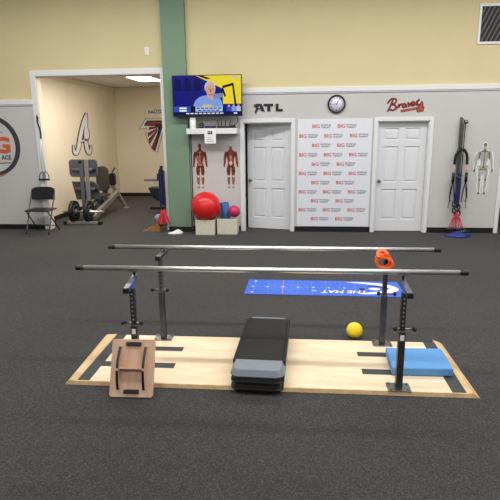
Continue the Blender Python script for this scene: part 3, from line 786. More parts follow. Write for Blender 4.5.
arc_panel(.625, .875, .235, 9.58, .03, .022).build('backrest', 'plastic_black', t)
for f_, s_ in ((fl, -1), (fr, 1)):
    top = Vector((-5.04 + s_ * .238, 9.62, .80))
    o = MB().tube(spline([f_ + Vector((0, 0, .015)), f_.lerp(top, .5) + Vector((0, 0, .01)), top], 4), .0125, 10, flat=1.0).build('front_leg', 'dark_steel', t)
    MB().cyl(f_ + Vector((0, 0, 0)), f_ + Vector((0, .006, .035)), .017, 12).build('foot_cap', 'rubber_black', o)
for f_, s_ in ((rl, -1), (rr2, 1)):
    top = Vector((-5.04 + s_ * .215, 9.30, .43))
    o = MB().tube([f_ + Vector((0, 0, .015)), top], .0125, 10).build('rear_leg', 'dark_steel', t)
    MB().cyl(f_, f_ + Vector((0, -.006, .035)), .017, 12).build('foot_cap', 'rubber_black', o)
MB().cyl(fl.lerp(Vector((-5.278, 9.62, .80)), .22), fr.lerp(Vector((-4.802, 9.62, .80)), .22), .009, 10).build('front_crossbar', 'dark_steel', t)
MB().cyl(rl.lerp(Vector((-5.255, 9.30, .43)), .25), rr2.lerp(Vector((-4.825, 9.30, .43)), .25), .009, 10).build('rear_crossbar', 'dark_steel', t)

# ------------------------------------------------------------------ cord exerciser on the alcove jamb
jx = -5.035; jy = D - .05
t = thing('cord_exerciser', 'white cord exerciser with black grips hanging on the alcove jamb', 'exerciser', (jx, jy, 1.02))
MB().tube([(jx, D - .024, 2.20), (jx, jy, 2.20), (jx, jy - .012, 2.21), (jx, jy - .012, 2.25)], .008, 10).build('hook', 'steel', t)
MB().tube(spline([(jx - .01, jy, 2.25), (jx - .02, jy, 2.12), (jx + .01, jy, 2.0), (jx + .02, jy, 1.86), (jx + .01, jy, 1.80)], 5), .016, 8, flat=.6).build('door_strap', 'plastic_black', t)
for s_ in (-1, 1):
    MB().tube([(jx + .01, jy, 1.82), (jx + s_ * .025, jy, 1.5), (jx + s_ * .035 + .01, jy, 1.16)], .008, 8).build('cord', 'white_cord', t)
    h = MB().tube(spline([(jx + s_ * .035 + .01, jy, 1.17), (jx + s_ * .035 + .065, jy - .01, 1.10), (jx + s_ * .045 + .06, jy - .01, 1.01)], 4), .008, 8)
    h.tube(spline([(jx + s_ * .035 + .01, jy, 1.17), (jx + s_ * .035 - .045, jy - .01, 1.10), (jx + s_ * .045 - .05, jy - .01, 1.01)], 4), .008, 8)
    h = h.build('handle', 'plastic_black', t)
    MB().cyl((jx + s_ * .045 - .06, jy - .01, 1.01), (jx + s_ * .045 + .07, jy - .01, 1.01), .018, 12).build('grip', 'rubber_black', h)

# ------------------------------------------------------------------ leg press in the alcove
t = thing('leg_press', 'gray leg press machine with black weight discs in the alcove', 'exercise machine', (-4.6, 11.2, 0))
o = MB().box(-4.93, -4.25, 10.27, 10.33, .005, .065, .006).build('front_foot', 'machine_silver', t)
MB().box(-5.00, -4.93, 10.265, 10.335, 0, .07, .008).build('end_cap', 'rubber_black', o); MB().box(-4.25, -4.16, 10.265, 10.335, 0, .07, .008).build('end_cap', 'rubber_black', o)
MB().box(-4.52, -4.44, 10.45, 10.51, .06, 1.35, .006).build('upright', 'machine_silver', t)
o = MB().box(-4.635, -4.555, 10.45, 10.51, .06, 1.31, .006).build('upright', 'machine_gray', t)
MB().box(-4.642, -4.565, 10.445, 10.515, 1.27, 1.335, .006).build('end_cap', 'rubber_black', o)
MB().box(-4.59, -4.50, 10.32, 10.46, .03, .09, .004).build('ankle_bracket', 'machine_silver', t)
def rpoly(w, h, r, n=5):
    out = []
    for cx_, cy_, a0 in ((w / 2 - r, h / 2 - r, 0), (-w / 2 + r, h / 2 - r, PI / 2), (-w / 2 + r, -h / 2 + r, PI), (w / 2 - r, -h / 2 + r, 1.5 * PI)):
        for k in range(n + 1): a = a0 + k / n * PI / 2; out.append((cx_ + r * math.cos(a), cy_ + r * math.sin(a)))
    return out
MB().prism(rpoly(.62, .37, .07), wallmx(-4.60, 10.62, 1.165), .05, .008).build('foot_plate', 'machine_gray', t)
MB().prism([(-.30, .19), (.17, .19), (.27, .13), (.32, -.20), (-.22, -.20)], wallmx(-4.59, 10.64, .69), .05, .008).build('lower_plate', 'machine_dark', t)
for z, x0, x1 in ((1.135, -4.82, -4.36), (.725, -4.79, -4.34)):
    o = MB().cyl((x0, 10.54, z), (x1, 10.54, z), .035, 18).build('roller', 'machine_gray', t)
    MB().cyl((x1 - .001, 10.54, z), (x1 + .04, 10.54, z), .045, 18).build('roller_cap', 'rubber_black', o)
MB().cyl((-5.04, 10.38, .265), (-4.15, 10.38, .265), .022, 16).build('weight_axle', 'chrome', t)
for xx in (-4.79, -4.47):
    o = MB().lathe([(.05, -.034), (.17, -.034), (.18, -.028), (.20, -.04), (.23, -.035), (.23, .035), (.20, .04), (.18, .028), (.17, .034), (.05, .034)], (xx, 10.38, .265), 'x', 36).build('weight_disc', 'rubber_black', t)
    MB().lathe([(.024, -.045), (.06, -.045), (.06, .045), (.024, .045)], (xx, 10.38, .265), 'x', 24).build('hub', 'machine_silver', o)
    MB().lathe([(.115, .036), (.13, .040), (.145, .036)], (xx, 10.38, .265), 'x', 36).build('hub_ring', 'machine_gray', o)
MB().bar((-4.44, 10.48, .10), (-4.52, 12.35, .44), .09, .11, Vector((1, 0, 0)), .006).build('slide_rail', 'machine_silver', t)
MB().bar((-4.80, 10.45, .10), (-4.84, 12.30, .44), .07, .09, Vector((1, 0, 0)), .006).build('slide_rail', 'machine_silver', t)
b = MB()
b.tube(spline([(-4.44, 12.62, .02), (-4.50, 12.50, .25), (-4.60, 12.42, .50), (-4.68, 12.35, .60)], 5), .042, 12)
b.tube(spline([(-4.98, 12.62, .02), (-4.92, 12.50, .25), (-4.82, 12.42, .50), (-4.72, 12.35, .60)], 5), .042, 12)
b.box(-4.50, -4.38, 12.55, 12.70, 0, .02).box(-5.04, -4.92, 12.55, 12.70, 0, .02)
b.build('rear_frame', 'machine_silver', t)
b = MB().bar((-4.68, 11.0, .20), (-4.70, 11.75, .42), .10, .06, Vector((1, 0, 0)), .005).box(-4.86, -4.50, 11.5, 11.6, .24, .34, .01).build('carriage', 'machine_dark', t)
MB().box(-4.86, -4.50, 11.35, 11.80, .42, .49, .025, 3).build('seat_pad', 'vinyl_brown', t)
bp_ = MB(); bp_.prism(rpoly(.30, .58, .12), wallmx(-4.68, 11.86, .83), .08, .015); bp_.build('back_pad', 'vinyl_brown', t)
MB().box(-4.73, -4.63, 11.87, 11.93, .40, 1.0).build('back_support', 'machine_dark', t)
b = MB(); b.prism(rpoly(.155, .30, .06), wallmx(-4.60, 12.3, .77), .10, .015); b.build('shoulder_pad', 'rubber_black', t)
MB().tube(spline([(-4.63, 12.30, .90), (-4.60, 12.30, .96), (-4.53, 12.28, 1.05)], 4), .016, 10).build('handle', 'plastic_black', t)
MB().bar((-4.62, 12.36, .40), (-4.61, 12.36, .80), .06, .06, Vector((1, 0, 0)), .004).build('pad_post', 'machine_silver', t)
MB().cyl((-4.80, 11.55, .30), (-4.44, 11.55, .32), .025, 12).build('link_rod', 'machine_dark', t)

# second machine, half hidden by the jamb
t = thing('exercise_bench', 'black seat exercise machine half hidden behind the alcove jamb', 'exercise machine', (-3.4, 12.2, 0))
b = MB(); b.prism([(-3.60, .60), (-3.10, .62), (-3.10, .26), (-3.40, .30), (-3.50, .38)], wallmx(0, 12.2, 0), .35, .02); b.build('seat', 'plastic_black', t)
MB().cyl((-3.72, 12.0, .775), (-3.0, 12.0, .775), .025, 14).build('cross_handle', 'machine_gray', t)
MB().box(-3.30, -3.22, 12.05, 12.13, .04, 1.0, .006).build('upright', 'machine_dark', t)
MB().box(-3.73, -2.95, 12.40, 12.48, 0, .06, .006).build('rear_foot', 'rubber_black', t)
MB().box(-3.30, -3.22, 12.0, 12.42, .01, .07).build('base_rail', 'machine_dark', t)
MB().cyl((-3.38, 12.0, .78), (-3.38, 12.0, .93), .03, 12).build('grip', 'rubber_black', t)

# ------------------------------------------------------------------ bands on the alcove's other jamb, wedge and cloth
hx, hy = -2.655, D - .05
t = thing('band_hook', 'small black hook near the top of the bands on the alcove jamb', 'hook', (hx, D - .022, 1.18))
MB().box(hx - .02, hx + .02, D - .028, D - .022, 1.15, 1.27, .003).build('plate', 'plastic_black', t)
MB().tube(spline([(hx, D - .028, 1.22), (hx, D - .10, 1.20), (hx, D - .13, 1.23), (hx, D - .13, 1.27)], 4), .009, 10).build('prong', 'plastic_black', t)
def loop(cx_, y, zt_, zb, w_, r, m_, name, label, grp, cat='band', flat=1.0):
    pts = spline([(cx_, y, zt_), (cx_ + w_, y, zt_ - .08), (cx_ + w_ * 1.1, y, (zt_ + zb) / 2), (cx_ + w_, y, zb + .08), (cx_, y, zb), (cx_ - w_, y, zb + .08), (cx_ - w_ * 1.1, y, (zt_ + zb) / 2), (cx_ - w_, y, zt_ - .08)], 6, True)
    return tag(MB().tube(pts, r, 10, closed=True, flat=flat).build(name, m_), label, cat, grp)
loop(hx - .025, hy - .01, 1.205, .40, .022, .016, 'navy', 'resistance_band', 'navy loop band on the alcove jamb hook, nearest the alcove', 'bands on the alcove jamb')
loop(hx + .012, hy - .045, 1.215, .42, .020, .014, 'royal', 'resistance_band', 'brighter blue loop band on the alcove jamb hook', 'bands on the alcove jamb')
loop(hx + .03, hy - .075, 1.215, .56, .010, .012, 'rubber_black', 'resistance_band', 'thin black loop band on the alcove jamb hook', 'bands on the alcove jamb')
t = thing('strap_bundle', 'bunch of red straps gathered over the floor beside the pilaster', 'straps', (-2.63, 9.58, .12))
for k in range(7):
    a = (k - 3) / 3
    MB().tube(spline([(-2.63 + a * .015, 9.60, .47), (-2.63 + a * .06, 9.57 - .02 * (k % 2), .33), (-2.625 + a * .13, 9.55 - .03 * (k % 3), .16 + .03 * (k % 2))], 5), [.010] + [.016] * 9 + [.012], 8, flat=.6).build('strap', 'red_cord', t)
MB().lathe([(.03, 0), (.042, .02), (.042, .06), (.03, .08)], (-2.63, 9.60, .44), 'z', 16).build('black_tie', 'plastic_black', t)
MB().tube(spline([(-2.72, 9.55, .16), (-2.66, 9.52, .14), (-2.6, 9.52, .155), (-2.54, 9.54, .14)], 5), .016, 8).build('dark_hem', 'plastic_black', t)
tag(MB().ball((-2.755, 9.70, .255), .085, 24, .9).build('round_cushion', 'slate_blue'), 'gray blue round pad between the red straps and the wedge', 'pad')
wx0, wx1 = -3.02, -2.715
b = MB(); mxw = wallmx(0, 9.86, 0)
b.prism([(wx0 - .06, 0), (wx1, 0), (wx1, .165)], mxw, .26, .003)
t = thing('slant_wedge', 'tan slant wedge standing on the carpet at the alcove corner', 'wedge', (-2.87, 9.73, 0))
b.build('body', 'cork', t)
MB().tube([(-2.99, 9.5985, .052), (-2.95, 9.5985, .074)], .007, 6).build('grip_notch', 'plastic_black', t)
MB().tube([(-2.85, 9.5985, .117), (-2.80, 9.5985, .138)], .007, 6).build('grip_notch', 'plastic_black', t)
b = MB(); b.ball((0, 0, 0), 1, 20)
for v in b.bm.verts:
    n_ = math.sin(v.co.x * 5 + v.co.y * 3) * .10 + math.sin(v.co.y * 7) * .06
    v.co = Vector((v.co.x * .15 * (1 + n_), v.co.y * .10 * (1 + n_), max(-.0, v.co.z * .055 * (1 + n_ * 2) * (1 + .6 * v.co.x)) ))
    v.co += Vector((-2.36, 9.44, 0))
tag(b.build('white_cloth', 'cloth_white'), 'crumpled white cloth on the carpet at the pilaster foot', 'cloth')

# ------------------------------------------------------------------ bands hanging beside the skeleton print
t = thing('hanging_rack', 'gray metal strip rack with pegs beside the skeleton print', 'rack', (2.87, D, 1.05))
MB().bar((2.872, D - .012, 1.06), (2.868, D - .012, 2.11), .045, .02, Vector((1, 0, 0))).build('strip', 'machine_gray', t)
for zz in (2.06, 1.78, 1.58, 1.30): MB().tube(spline([(2.87, D - .02, zz), (2.87, D - .10, zz - .005), (2.87, D - .14, zz + .02)], 4), .008, 10).build('peg', 'steel', t)
loop(2.858, D - .06, 2.045, .92, .016, .010, 'green_band', 'resistance_band', 'long gray green loop band on the tall strip rack', 'bands on the strip rack')
loop(2.905, D - .09, 2.05, .86, .014, .009, 'dark_green', 'resistance_band', 'long dark green loop band on the tall strip rack', 'bands on the strip rack')
tag(MB().lathe([(.02, 0), (.035, .02), (.035, .05), (.02, .07)], (2.93, D - .10, 1.99), 'z', 16).build('carabiner_ring', 'steel'), 'pale metal ring at the top of the strip rack', 'ring')
def ubar(cx_, y, zt_, zb, w_, label):
    t = thing('tube_exerciser', label, 'exerciser', (cx_, y, zb - .25))
    MB().tube(spline([(cx_ - w_, y, zt_ - .26), (cx_ - w_ * .92, y, zt_ - .12), (cx_ - w_ * .5, y, zt_ - .02), (cx_, y, zt_), (cx_ + w_ * .5, y, zt_ - .02), (cx_ + w_ * .92, y, zt_ - .12), (cx_ + w_, y, zt_ - .26)], 5), .025, 12).build('foam_sleeve', 'rubber_black', t)
    for s_ in (-1, 1):
        MB().tube([(cx_ + s_ * w_, y, zt_ - .25), (cx_ + s_ * w_ * 1.05, y, zb + .10)], .011, 10).build('tube', 'pink_tube', t)
        h = MB().cyl((cx_ + s_ * w_ * 1.05, y, zb - .04), (cx_ + s_ * w_ * 1.05, y, zb + .13), .026, 16).build('grip', 'rubber_black', t)
        for dx in (-.03, .03): MB().tube(spline([(cx_ + s_ * w_ * 1.05, y, zb - .02), (cx_ + s_ * w_ * 1.05 + dx, y, zb - .18), (cx_ + s_ * w_ * 1.0 + dx * 1.4, y, zb - .33), (cx_ + s_ * w_ * .9 + dx, y, zb - .40)], 5), .010, 8, flat=.6).build('strap', 'plastic_black', h)
        MB().tube(spline([(cx_ + s_ * w_ * 1.1, y, zb - .1), (cx_ + s_ * w_ * 1.3, y, zb - .3), (cx_ + s_ * w_ * 1.5, y + .02, zb - .52)], 5), .006, 8).build('thin_cord', 'plastic_black', h)
    return t
ubar(2.888, D - .12, 1.545, 1.00, .108, 'black foam arch exerciser with pink tubes on the strip rack')
t = thing('blue_strap_roll', 'navy strap bundle hanging in the middle of the strip rack', 'straps', (2.87, D - .11, .50))
for k in range(3):
    MB().tube(spline([(2.845 + k * .028, D - .12 - .02 * (k % 2), 1.14), (2.842 + k * .03, D - .13, .85), (2.845 + k * .026, D - .12, .56 - .03 * k)], 5), .018, 10).build('strap', 'navy', t)
MB().tube(spline([(2.82, D - .155, 1.09), (2.87, D - .165, 1.05), (2.93, D - .155, 1.09)], 5), .008, 8).build('tie', 'green_band', t)
t = thing('dark_handle_bundle', 'tangle of black handles under the navy straps', 'handles', (2.88, D - .13, .40))
for k in range(4):
    c_ = Vector((2.85 + .035 * (k % 2), D - .12 - .02 * k, .56 - .055 * k))
    MB().tube([c_ + Vector((.05 * math.cos(a), .01, .06 * math.sin(a))) for a in [2 * PI * i / 14 for i in range(14)]], .013, 8, closed=True).build('handle_loop', 'rubber_black', t)
t = thing('red_cord_net', 'spread of red cords fanning down to the carpet by the black baseboard', 'cords', (2.87, D - .16, .04))
for k in range(8):
    a = (k - 3.5) / 3.5
    MB().tube(spline([(2.87, D - .16, .42), (2.87 + a * .07, D - .19, .28), (2.865 + a * .14, D - .22 - .02 * (k % 2), .065)], 5), .009, 8).build('cord', 'red_cord' if k != 3 else 'royal', t)
MB().tube(spline([(2.70, D - .24, .10), (2.78, D - .26, .13), (2.87, D - .25, .11), (2.96, D - .26, .13), (3.03, D - .24, .10)], 5), .022, 8).build('bottom_hem', 'plastic_black', t)
def blob(cx_, cy_, z0_, rx, ry, rz, seed):
    b = MB(); b.ball((0, 0, 0), 1, 24)
    for v in b.bm.verts:
        n_ = 1 + .12 * math.sin(v.co.x * 4 + seed) + .10 * math.sin(v.co.y * 5 + seed * 2)
        v.co = Vector((cx_ + v.co.x * rx * n_, cy_ + v.co.y * ry * n_, z0_ + max(0, v.co.z) * rz * n_))
    return b
tag(blob(2.88, 9.40, 0.0, .225, .14, .085, 1).build('blue_bag', 'royal'), 'crumpled bright blue bag on the carpet under the red cords', 'bag')
tag(blob(2.96, 9.40, .085, .11, .065, .04, 2).build('black_pouch', 'plastic_black'), 'small black pouch lying on the crumpled blue bag', 'pouch')

# ------------------------------------------------------------------ parallel bars and their platform
PX0, PX1 = -1.635, 1.14; PY0, PY1 = 3.54, 4.455; ZT = 0.03
t = thing('parallel_bars', 'chrome parallel bars on a low plywood platform', 'parallel bars', (-.25, 4.0, 0))
t.rotation_euler = (0, 0, .009)
b = MB()
S1, S2 = (4.12, 4.21), (3.79, 3.885); LX, RX = -1.02, .517
b.box(LX, RX, PY0, PY1, .008, ZT)
for x0, x1 in ((PX0, LX), (RX, PX1)):
    b.box(x0, x1, PY0, S2[0], .008, ZT).box(x0, x1, S2[1], S1[0], .008, ZT).box(x0, x1, S1[1], PY1, .008, ZT)
bmesh.ops.remove_doubles(b.bm, verts=b.bm.verts, dist=.0005)
b.build('deck', 'birch', t)
MB().box(PX0 - .0985, PX0 - .0002, PY0 + .0005, PY1 - .001, .001, ZT - .001).build('end_inlay', 'rubber_gray', t)
MB().box(PX1 + .0002, PX1 + .104, PY0 + .0005, PY1 - .001, .001, ZT - .001).build('end_inlay', 'rubber_gray', t)
for sa in (S1, S2):
    for xa, xb in ((PX0, LX - .0004), (RX + .0004, PX1)):
        MB().box(xa, xb, sa[0] + .0004, sa[1] - .0004, .008, ZT - .001).build('slot_inlay', 'rubber_gray', t)
def ramp(poly_bottom, poly_top, name):
    b = MB(); a = [b.bm.verts.new((x, y, 0.0)) for x, y in poly_bottom]; c = [b.bm.verts.new((x, y, ZT)) for x, y in poly_top]
    fs = [b.bm.faces.new(a[::-1]), b.bm.faces.new(c)]
    for k in range(4): fs.append(b.bm.faces.new((a[k], a[(k + 1) % 4], c[(k + 1) % 4], c[k])))
    bmesh.ops.recalc_face_normals(b.bm, faces=b.bm.faces); b._mark(fs)
    return b.build(name, 'trim_wood', t)
xo0, xo1, yo = -1.828, 1.335, 3.522
ramp([(xo0, yo), (PX0 - .10, yo + .02), (PX0 - .10, 4.47), (xo0 - .03, 4.45)], [(xo0 + .03, yo + .012), (PX0 - .10, yo + .02), (PX0 - .10, 4.47), (xo0 + .0, 4.45)], 'edge_ramp')
ramp([(PX1 + .105, yo + .02), (xo1, yo), (xo1 - .01, 4.50), (PX1 + .105, 4.52)], [(PX1 + .105, yo + .02), (xo1 - .045, yo + .012), (xo1 - .045, 4.46), (PX1 + .105, 4.52)], 'edge_ramp')
ramp([(xo0 + .004, yo - .002), (xo1 - .004, yo - .002), (PX1 + .10, PY0 + .0), (PX0 - .095, PY0)], [(xo0 + .05, yo + .006), (xo1 - .05, yo + .006), (PX1 + .10, PY0), (PX0 - .095, PY0)], 'front_ramp')

BZ = 0.875; BR = 0.0205
bars_y = (3.81, 4.552); bx = (-1.785, 1.268)
for y in bars_y:
    o = MB().cyl((bx[0] + .05, y, BZ), (bx[1] - .05, y, BZ), BR, 24).build('handrail', 'chrome', t)
    for x, s_ in ((bx[0], 1), (bx[1], -1)):
        MB().lathe([(.014, 0), (.0205, s_ * .004), (.0218, s_ * .010), (.0218, s_ * .062), (.0206, s_ * .064)], (x, y, BZ), 'x', 20).build('end_cap', 'rubber_black', o)
PXs = ((-1.256, .756), (-1.255, .764))
PYs = (3.585, 4.40)
for yi, py in enumerate(PYs):
    for xi, px in enumerate(PXs[yi]):
        az0 = .786 if yi == 0 else .806
        ht = .492 if yi == 0 else .495
        post = MB().box(px - .025, px + .025, py - .025, py + .025, ZT, ht, .004).build('post', 'dark_steel', t)
        b = MB().box(px - .085, px + .085, py - .065, py + .065, ZT, ZT + .008, .002)
        for sx_ in (-1, 1):
            for sy_ in (-1, 1): b.cyl((px + sx_ * .065, py + sy_ * .045, ZT + .008), (px + sx_ * .065, py + sy_ * .045, ZT + .016), .010, 8)
        b.build('base_plate', 'steel', post)
        inner = MB().box(px - .019, px + .019, py - .019, py + .019, ht, az0 + .001, .003)
        inner.build('inner_tube', 'dark_steel' if yi == 0 or xi == 1 else 'steel', post)
        for k in range(7): MB().cyl((px, py - .0185, ht + .045 + k * .034), (px, py - .0205, ht + .045 + k * .034), .007, 10).build('height_hole', 'hole_black' if yi == 1 else 'chrome', post)
        ka, kb = (-.085, .055) if xi == 0 else (-.05, .09)
        b = MB().cyl((px + ka, py, ht + .012), (px + kb, py, ht + .012), .008, 12); b.build('clamp_rod', 'steel', post)
        for s_ in (-1, 1):
            k0 = abs(ka if s_ < 0 else kb)
            MB().lathe([(.010, s_ * (k0 - .012)), (.018, s_ * (k0 - .008)), (.018, s_ * (k0 + .010)), (.012, s_ * (k0 + .014))], (px, py, ht + .012), 'x', 16).build('clamp_knob', 'rubber_black', post)
        if yi == 0:
            MB().box(px - .015, px + .015, py - .0265, py - .0251, ht - .070, ht - .028).build('sticker', 'paper', post)
        arm0, arm1 = py - (.145 if yi == 0 else .085), bars_y[yi] + (.012 if yi == 0 else .09)
        az = .786 if yi == 0 else .806; ah = .036; az1 = az + ah
        d0, d1 = ((.0, -.052), (.012, .034))[xi] if yi == 0 else (0, 0)
        zc = (az + az1) / 2; pa = Vector((px + d0, arm0, zc)); pb = Vector((px + d1, arm1, zc)); dr = (pb - pa).normalized()
        MB().bar(pa + dr * .02, pb, .040, ah, Vector((1, 0, 0)), .003).build('arm', 'steel', post)
        MB().bar(pa, pa + dr * .025, .044, ah + .004, Vector((1, 0, 0)), .005).build('arm_cap', 'rubber_black', post)
        sd = Vector((dr.y, -dr.x, 0)) * (1 if xi == 0 else -1) * .0212
        if yi == 0: MB().bar(pa + dr * .05 + sd, pb - dr * .10 + sd, .002, ah - .008, Vector((1, 0, 0))).build('blue_tape', 'tape_blue', post)
        ax = (pa + (pb - pa) * ((bars_y[yi] - arm0) / (arm1 - arm0))).x
        MB().cyl((ax, bars_y[yi], az1 - .002), (ax, bars_y[yi], BZ - BR + .004), .010, 12).build('bar_peg', 'plastic_black', post)
        MB().box(ax - .035, ax + .035, bars_y[yi] - .012, bars_y[yi] + .012, BZ - BR - .006, BZ - BR + .004, .002).build('saddle', 'steel', post)

# orange loop on the rear post's arm
cx, cz = P(383.7, 262, 4.30)
t = thing('orange_strap_loop', 'bright orange strap coil hanging on the parallel bar arm', 'strap', (cx, 4.30, cz - .08))
def coil(rx, rz, y0, tilt, dx, name):
    pts = []
    for i in range(24):
        a = 2 * PI * i / 24
        pts.append((cx + dx + rx * math.cos(a), y0 + tilt * math.cos(a), cz + rz * math.sin(a)))
    b = MB()
    N = 24; rings = []
    for (x, y, z), i in zip(pts, range(N)):
        a = 2 * PI * i / N; n_ = Vector((math.cos(a), 0, math.sin(a)))
        rings.append([b.bm.verts.new(Vector((x, y, z)) + n_ * p * .008 + Vector((0, 1, 0)) * q * .015) for p, q in ((-1, -1), (1, -1), (1, 1), (-1, 1))])
    fs = []
    for i in range(N):
        A, B = rings[i], rings[(i + 1) % N]
        for k in range(4): fs.append(b.bm.faces.new((A[k], B[k], B[(k + 1) % 4], A[(k + 1) % 4])))
    bmesh.ops.recalc_face_normals(b.bm, faces=b.bm.faces); b._mark(fs, False)
    return b.build(name, 'orange_band', t)
coil(.066, .062, 4.30, .012, .004, 'coil'); coil(.052, .056, 4.335, -.03, -.006, 'coil'); coil(.061, .046, 4.265, -.03, .006, 'coil')
MB().tube(spline([(cx - .05, 4.25, cz + .05), (cx - .055, 4.28, cz + .085), (cx - .01, 4.30, cz + .10), (cx + .03, 4.28, cz + .07)], 5), .016, 8, flat=.5).build('tail', 'orange_band', t)

# ------------------------------------------------------------------ rocker board leaning on the near post
a = F(108.6, 396.5); c = F(153, 397.5)
bw = .332; mid = Vector(((a[0] + c[0]) / 2, (a[1] + c[1]) / 2 , 0))
tx, tz = P(134, 339.5, 3.625)
base = Vector((mid.x + .008, 3.345, .004)); tp_ = P(134.2, 339.3, 3.525); topp = Vector((tp_[0] + .004, 3.525, tp_[1]))
dirv = (topp - base); BH = dirv.length; dirv.normalize()
xv = Vector((1, .02, 0)); xv = (xv - dirv * xv.dot(dirv)).normalized(); nv = xv.cross(dirv)     # nv faces the viewer
mx = Matrix(((xv.x, dirv.x, nv.x, base.x), (xv.y, dirv.y, nv.y, base.y), (xv.z, dirv.z, nv.z, base.z), (0, 0, 0, 1)))
t = thing('rocker_board', 'wooden rocker board leaning upside down against the near bar post', 'balance board', base)
MB().prism([(x, y + BH / 2) for x, y in rpoly(bw, BH, .022)], mx, .018, .003).build('board', 'beech', t)
for yc in (.042, BH - .036):
    MB().prism([(x + .003, y + yc) for x, y in rpoly(.115, .030, .006)], mx @ Matrix.Translation((0, 0, .018)), .014, .003).build('rubber_pad', 'rubber_black', t)
for s_ in (-1, 1):
    # rocker: curved rail standing off the board, deepest in the middle
    b = MB(); n_ = 16; L = []
    y0r, y1r = BH * .13, BH * .87
    for i in range(n_ + 1):
        q = i / n_; y = y0r + (y1r - y0r) * q; h = .010 + .048 * math.sin(PI * q)
        L.append((y, h))
    xa = s_ * .098 - .008; xb = s_ * .098 + .008
    ring = []
    for y, h in L: ring.append([b.bm.verts.new(mx @ Vector((xa, y, .018))), b.bm.verts.new(mx @ Vector((xb, y, .018))), b.bm.verts.new(mx @ Vector((xb, y, .018 + h))), b.bm.verts.new(mx @ Vector((xa, y, .018 + h)))])
    fs = [b.bm.faces.new(ring[0]), b.bm.faces.new(ring[-1])]
    for A, B in zip(ring, ring[1:]):
        for k in range(4): fs.append(b.bm.faces.new((A[k], A[(k + 1) % 4], B[(k + 1) % 4], B[k])))
    bmesh.ops.recalc_face_normals(b.bm, faces=b.bm.faces); b._mark(fs)
    o = b.build('rocker', 'beech', t)
    b = MB()
    for lo, hi in ((0, 8), (8, n_)):
        for i in range(lo, hi):
            if lo == 0 and i == 7: continue
            (ya, ha), (yb, hb_) = L[i], L[i + 1]
            P_ = [mx @ Vector((xx, yy, .018 + hh)) for xx, yy, hh in ((xa - .001, ya, ha), (xb + .001, ya, ha), (xb + .001, yb, hb_), (xa - .001, yb, hb_))]
            Q_ = [mx @ Vector((xx, yy, .024 + hh)) for xx, yy, hh in ((xa - .001, ya, ha), (xb + .001, ya, ha), (xb + .001, yb, hb_), (xa - .001, yb, hb_))]
            vs = [b.bm.verts.new(p) for p in P_ + Q_]
            for f_ in ((0, 1, 2, 3), (4, 5, 6, 7), (0, 1, 5, 4), (1, 2, 6, 5), (2, 3, 7, 6), (3, 0, 4, 7)): b.bm.faces.new([vs[k] for k in f_])
    bmesh.ops.recalc_face_normals(b.bm, faces=b.bm.faces)
    b.build('tread', 'rubber_black', o)
b = MB().prism([(x, y + BH / 2) for x, y in rpoly(.180, .016, .003)], mx @ Matrix.Translation((0, 0, .018)), .052, .0015); b.build('cross_brace', 'beech', t)

# ------------------------------------------------------------------ aerobic step with two risers
sy0, sy1 = 3.455, 4.60; sc = -.290; syaw = math.radians(-.5)
def slab(w0, w1, y0, y1, z0, z1, r0, r1, bev, name, m_, parent=None):     # tapering slab with rounded plan
    b = MB(); a = rpoly(w0, y1 - y0, r0); c = rpoly(w1, y1 - y0 - (w0 - w1), r1)
    A = [b.bm.verts.new((sc + x, (y0 + y1) / 2 + y, z0)) for x, y in a]; B = [b.bm.verts.new((sc + x, (y0 + y1) / 2 + y, z1)) for x, y in c]
    fs = [b.bm.faces.new(A[::-1]), b.bm.faces.new(B)]
    for k in range(len(a)): fs.append(b.bm.faces.new((A[k], A[(k + 1) % len(a)], B[(k + 1) % len(a)], B[k])))
    b._mark(fs); 
    if bev:
        es = [e for f_ in fs[:2] for e in f_.edges]
        q = bmesh.ops.bevel(b.bm, geom=es, offset=bev, segments=2, affect='EDGES'); b._mark(q['faces'], True)
    return b
for k, lab in ((0, 'black step riser at the bottom of the stack, on the plywood deck'), (1, 'black step riser in the middle of the stack, under the gray ended step')):
    z0 = ZT + k * .057
    t = thing('step_riser', lab, 'step riser', (sc, 4.06, z0), 'black risers under the step'); t.rotation_euler = (0, 0, -.022)
    slab(.375, .355, sy0 + .005, sy1 - .005, z0 + .012, z0 + .057, .05, .045, .004, 'body', 'plastic_black').build('body', 'plastic_black', t)
    slab(.395, .40, sy0 - .005, sy1 + .005, z0, z0 + .024, .055, .055, .008, 'rim', 'rubber_black').build('rim', 'rubber_black', t)
z0 = ZT + .114
t = thing('aerobic_step', 'aerobic step with charcoal top and gray ends on the plywood platform', 'aerobic step', (sc, 4.06, z0)); t.rotation_euler = (0, 0, -.022)
slab(.415, .36, sy0, sy1, z0, z0 + .050, .055, .045, .006, 'body', 'step_gray').build('body', 'step_gray', t)
b = MB(); b.box(sc - .183, sc + .183, sy0 + .195, sy1 - .06, z0 + .036, z0 + .0535, .006); b.build('top_mat', 'step_top', t)
b = MB()
for s_ in (-1, 1):
    mm = Matrix.Translation((sc, 0, 0))
    b.box(sc + s_ * .194 - .012, sc + s_ * .194 + .012, sy0 + .195, sy1 - .06, z0 + .004, z0 + .046, .005)
b.build('side_skirt', 'step_top', t)

# ------------------------------------------------------------------ blue foam pad, ball, mat
t = MB()
q = [F(385.6, 348.2, .095), F(440.2, 348.2, .095), F(453.4, 369.2, .095), F(393.2, 369.2, .095)]
b = MB(); b.prism([(.745, 3.785), (1.215, 3.80), (1.225, 4.185), (.755, 4.170)], floormx(0, 0, ZT + .001), .070, .010)
tag(b.build('balance_pad', 'foam_blue'), 'thick blue foam balance pad on the plywood deck', 'balance pad')
tag(MB().ball((.533, 4.60, .0755), .0755, 40).build('weighted_ball', 'ball_yellow'), 'yellow ball on the carpet behind the plywood platform', 'ball')

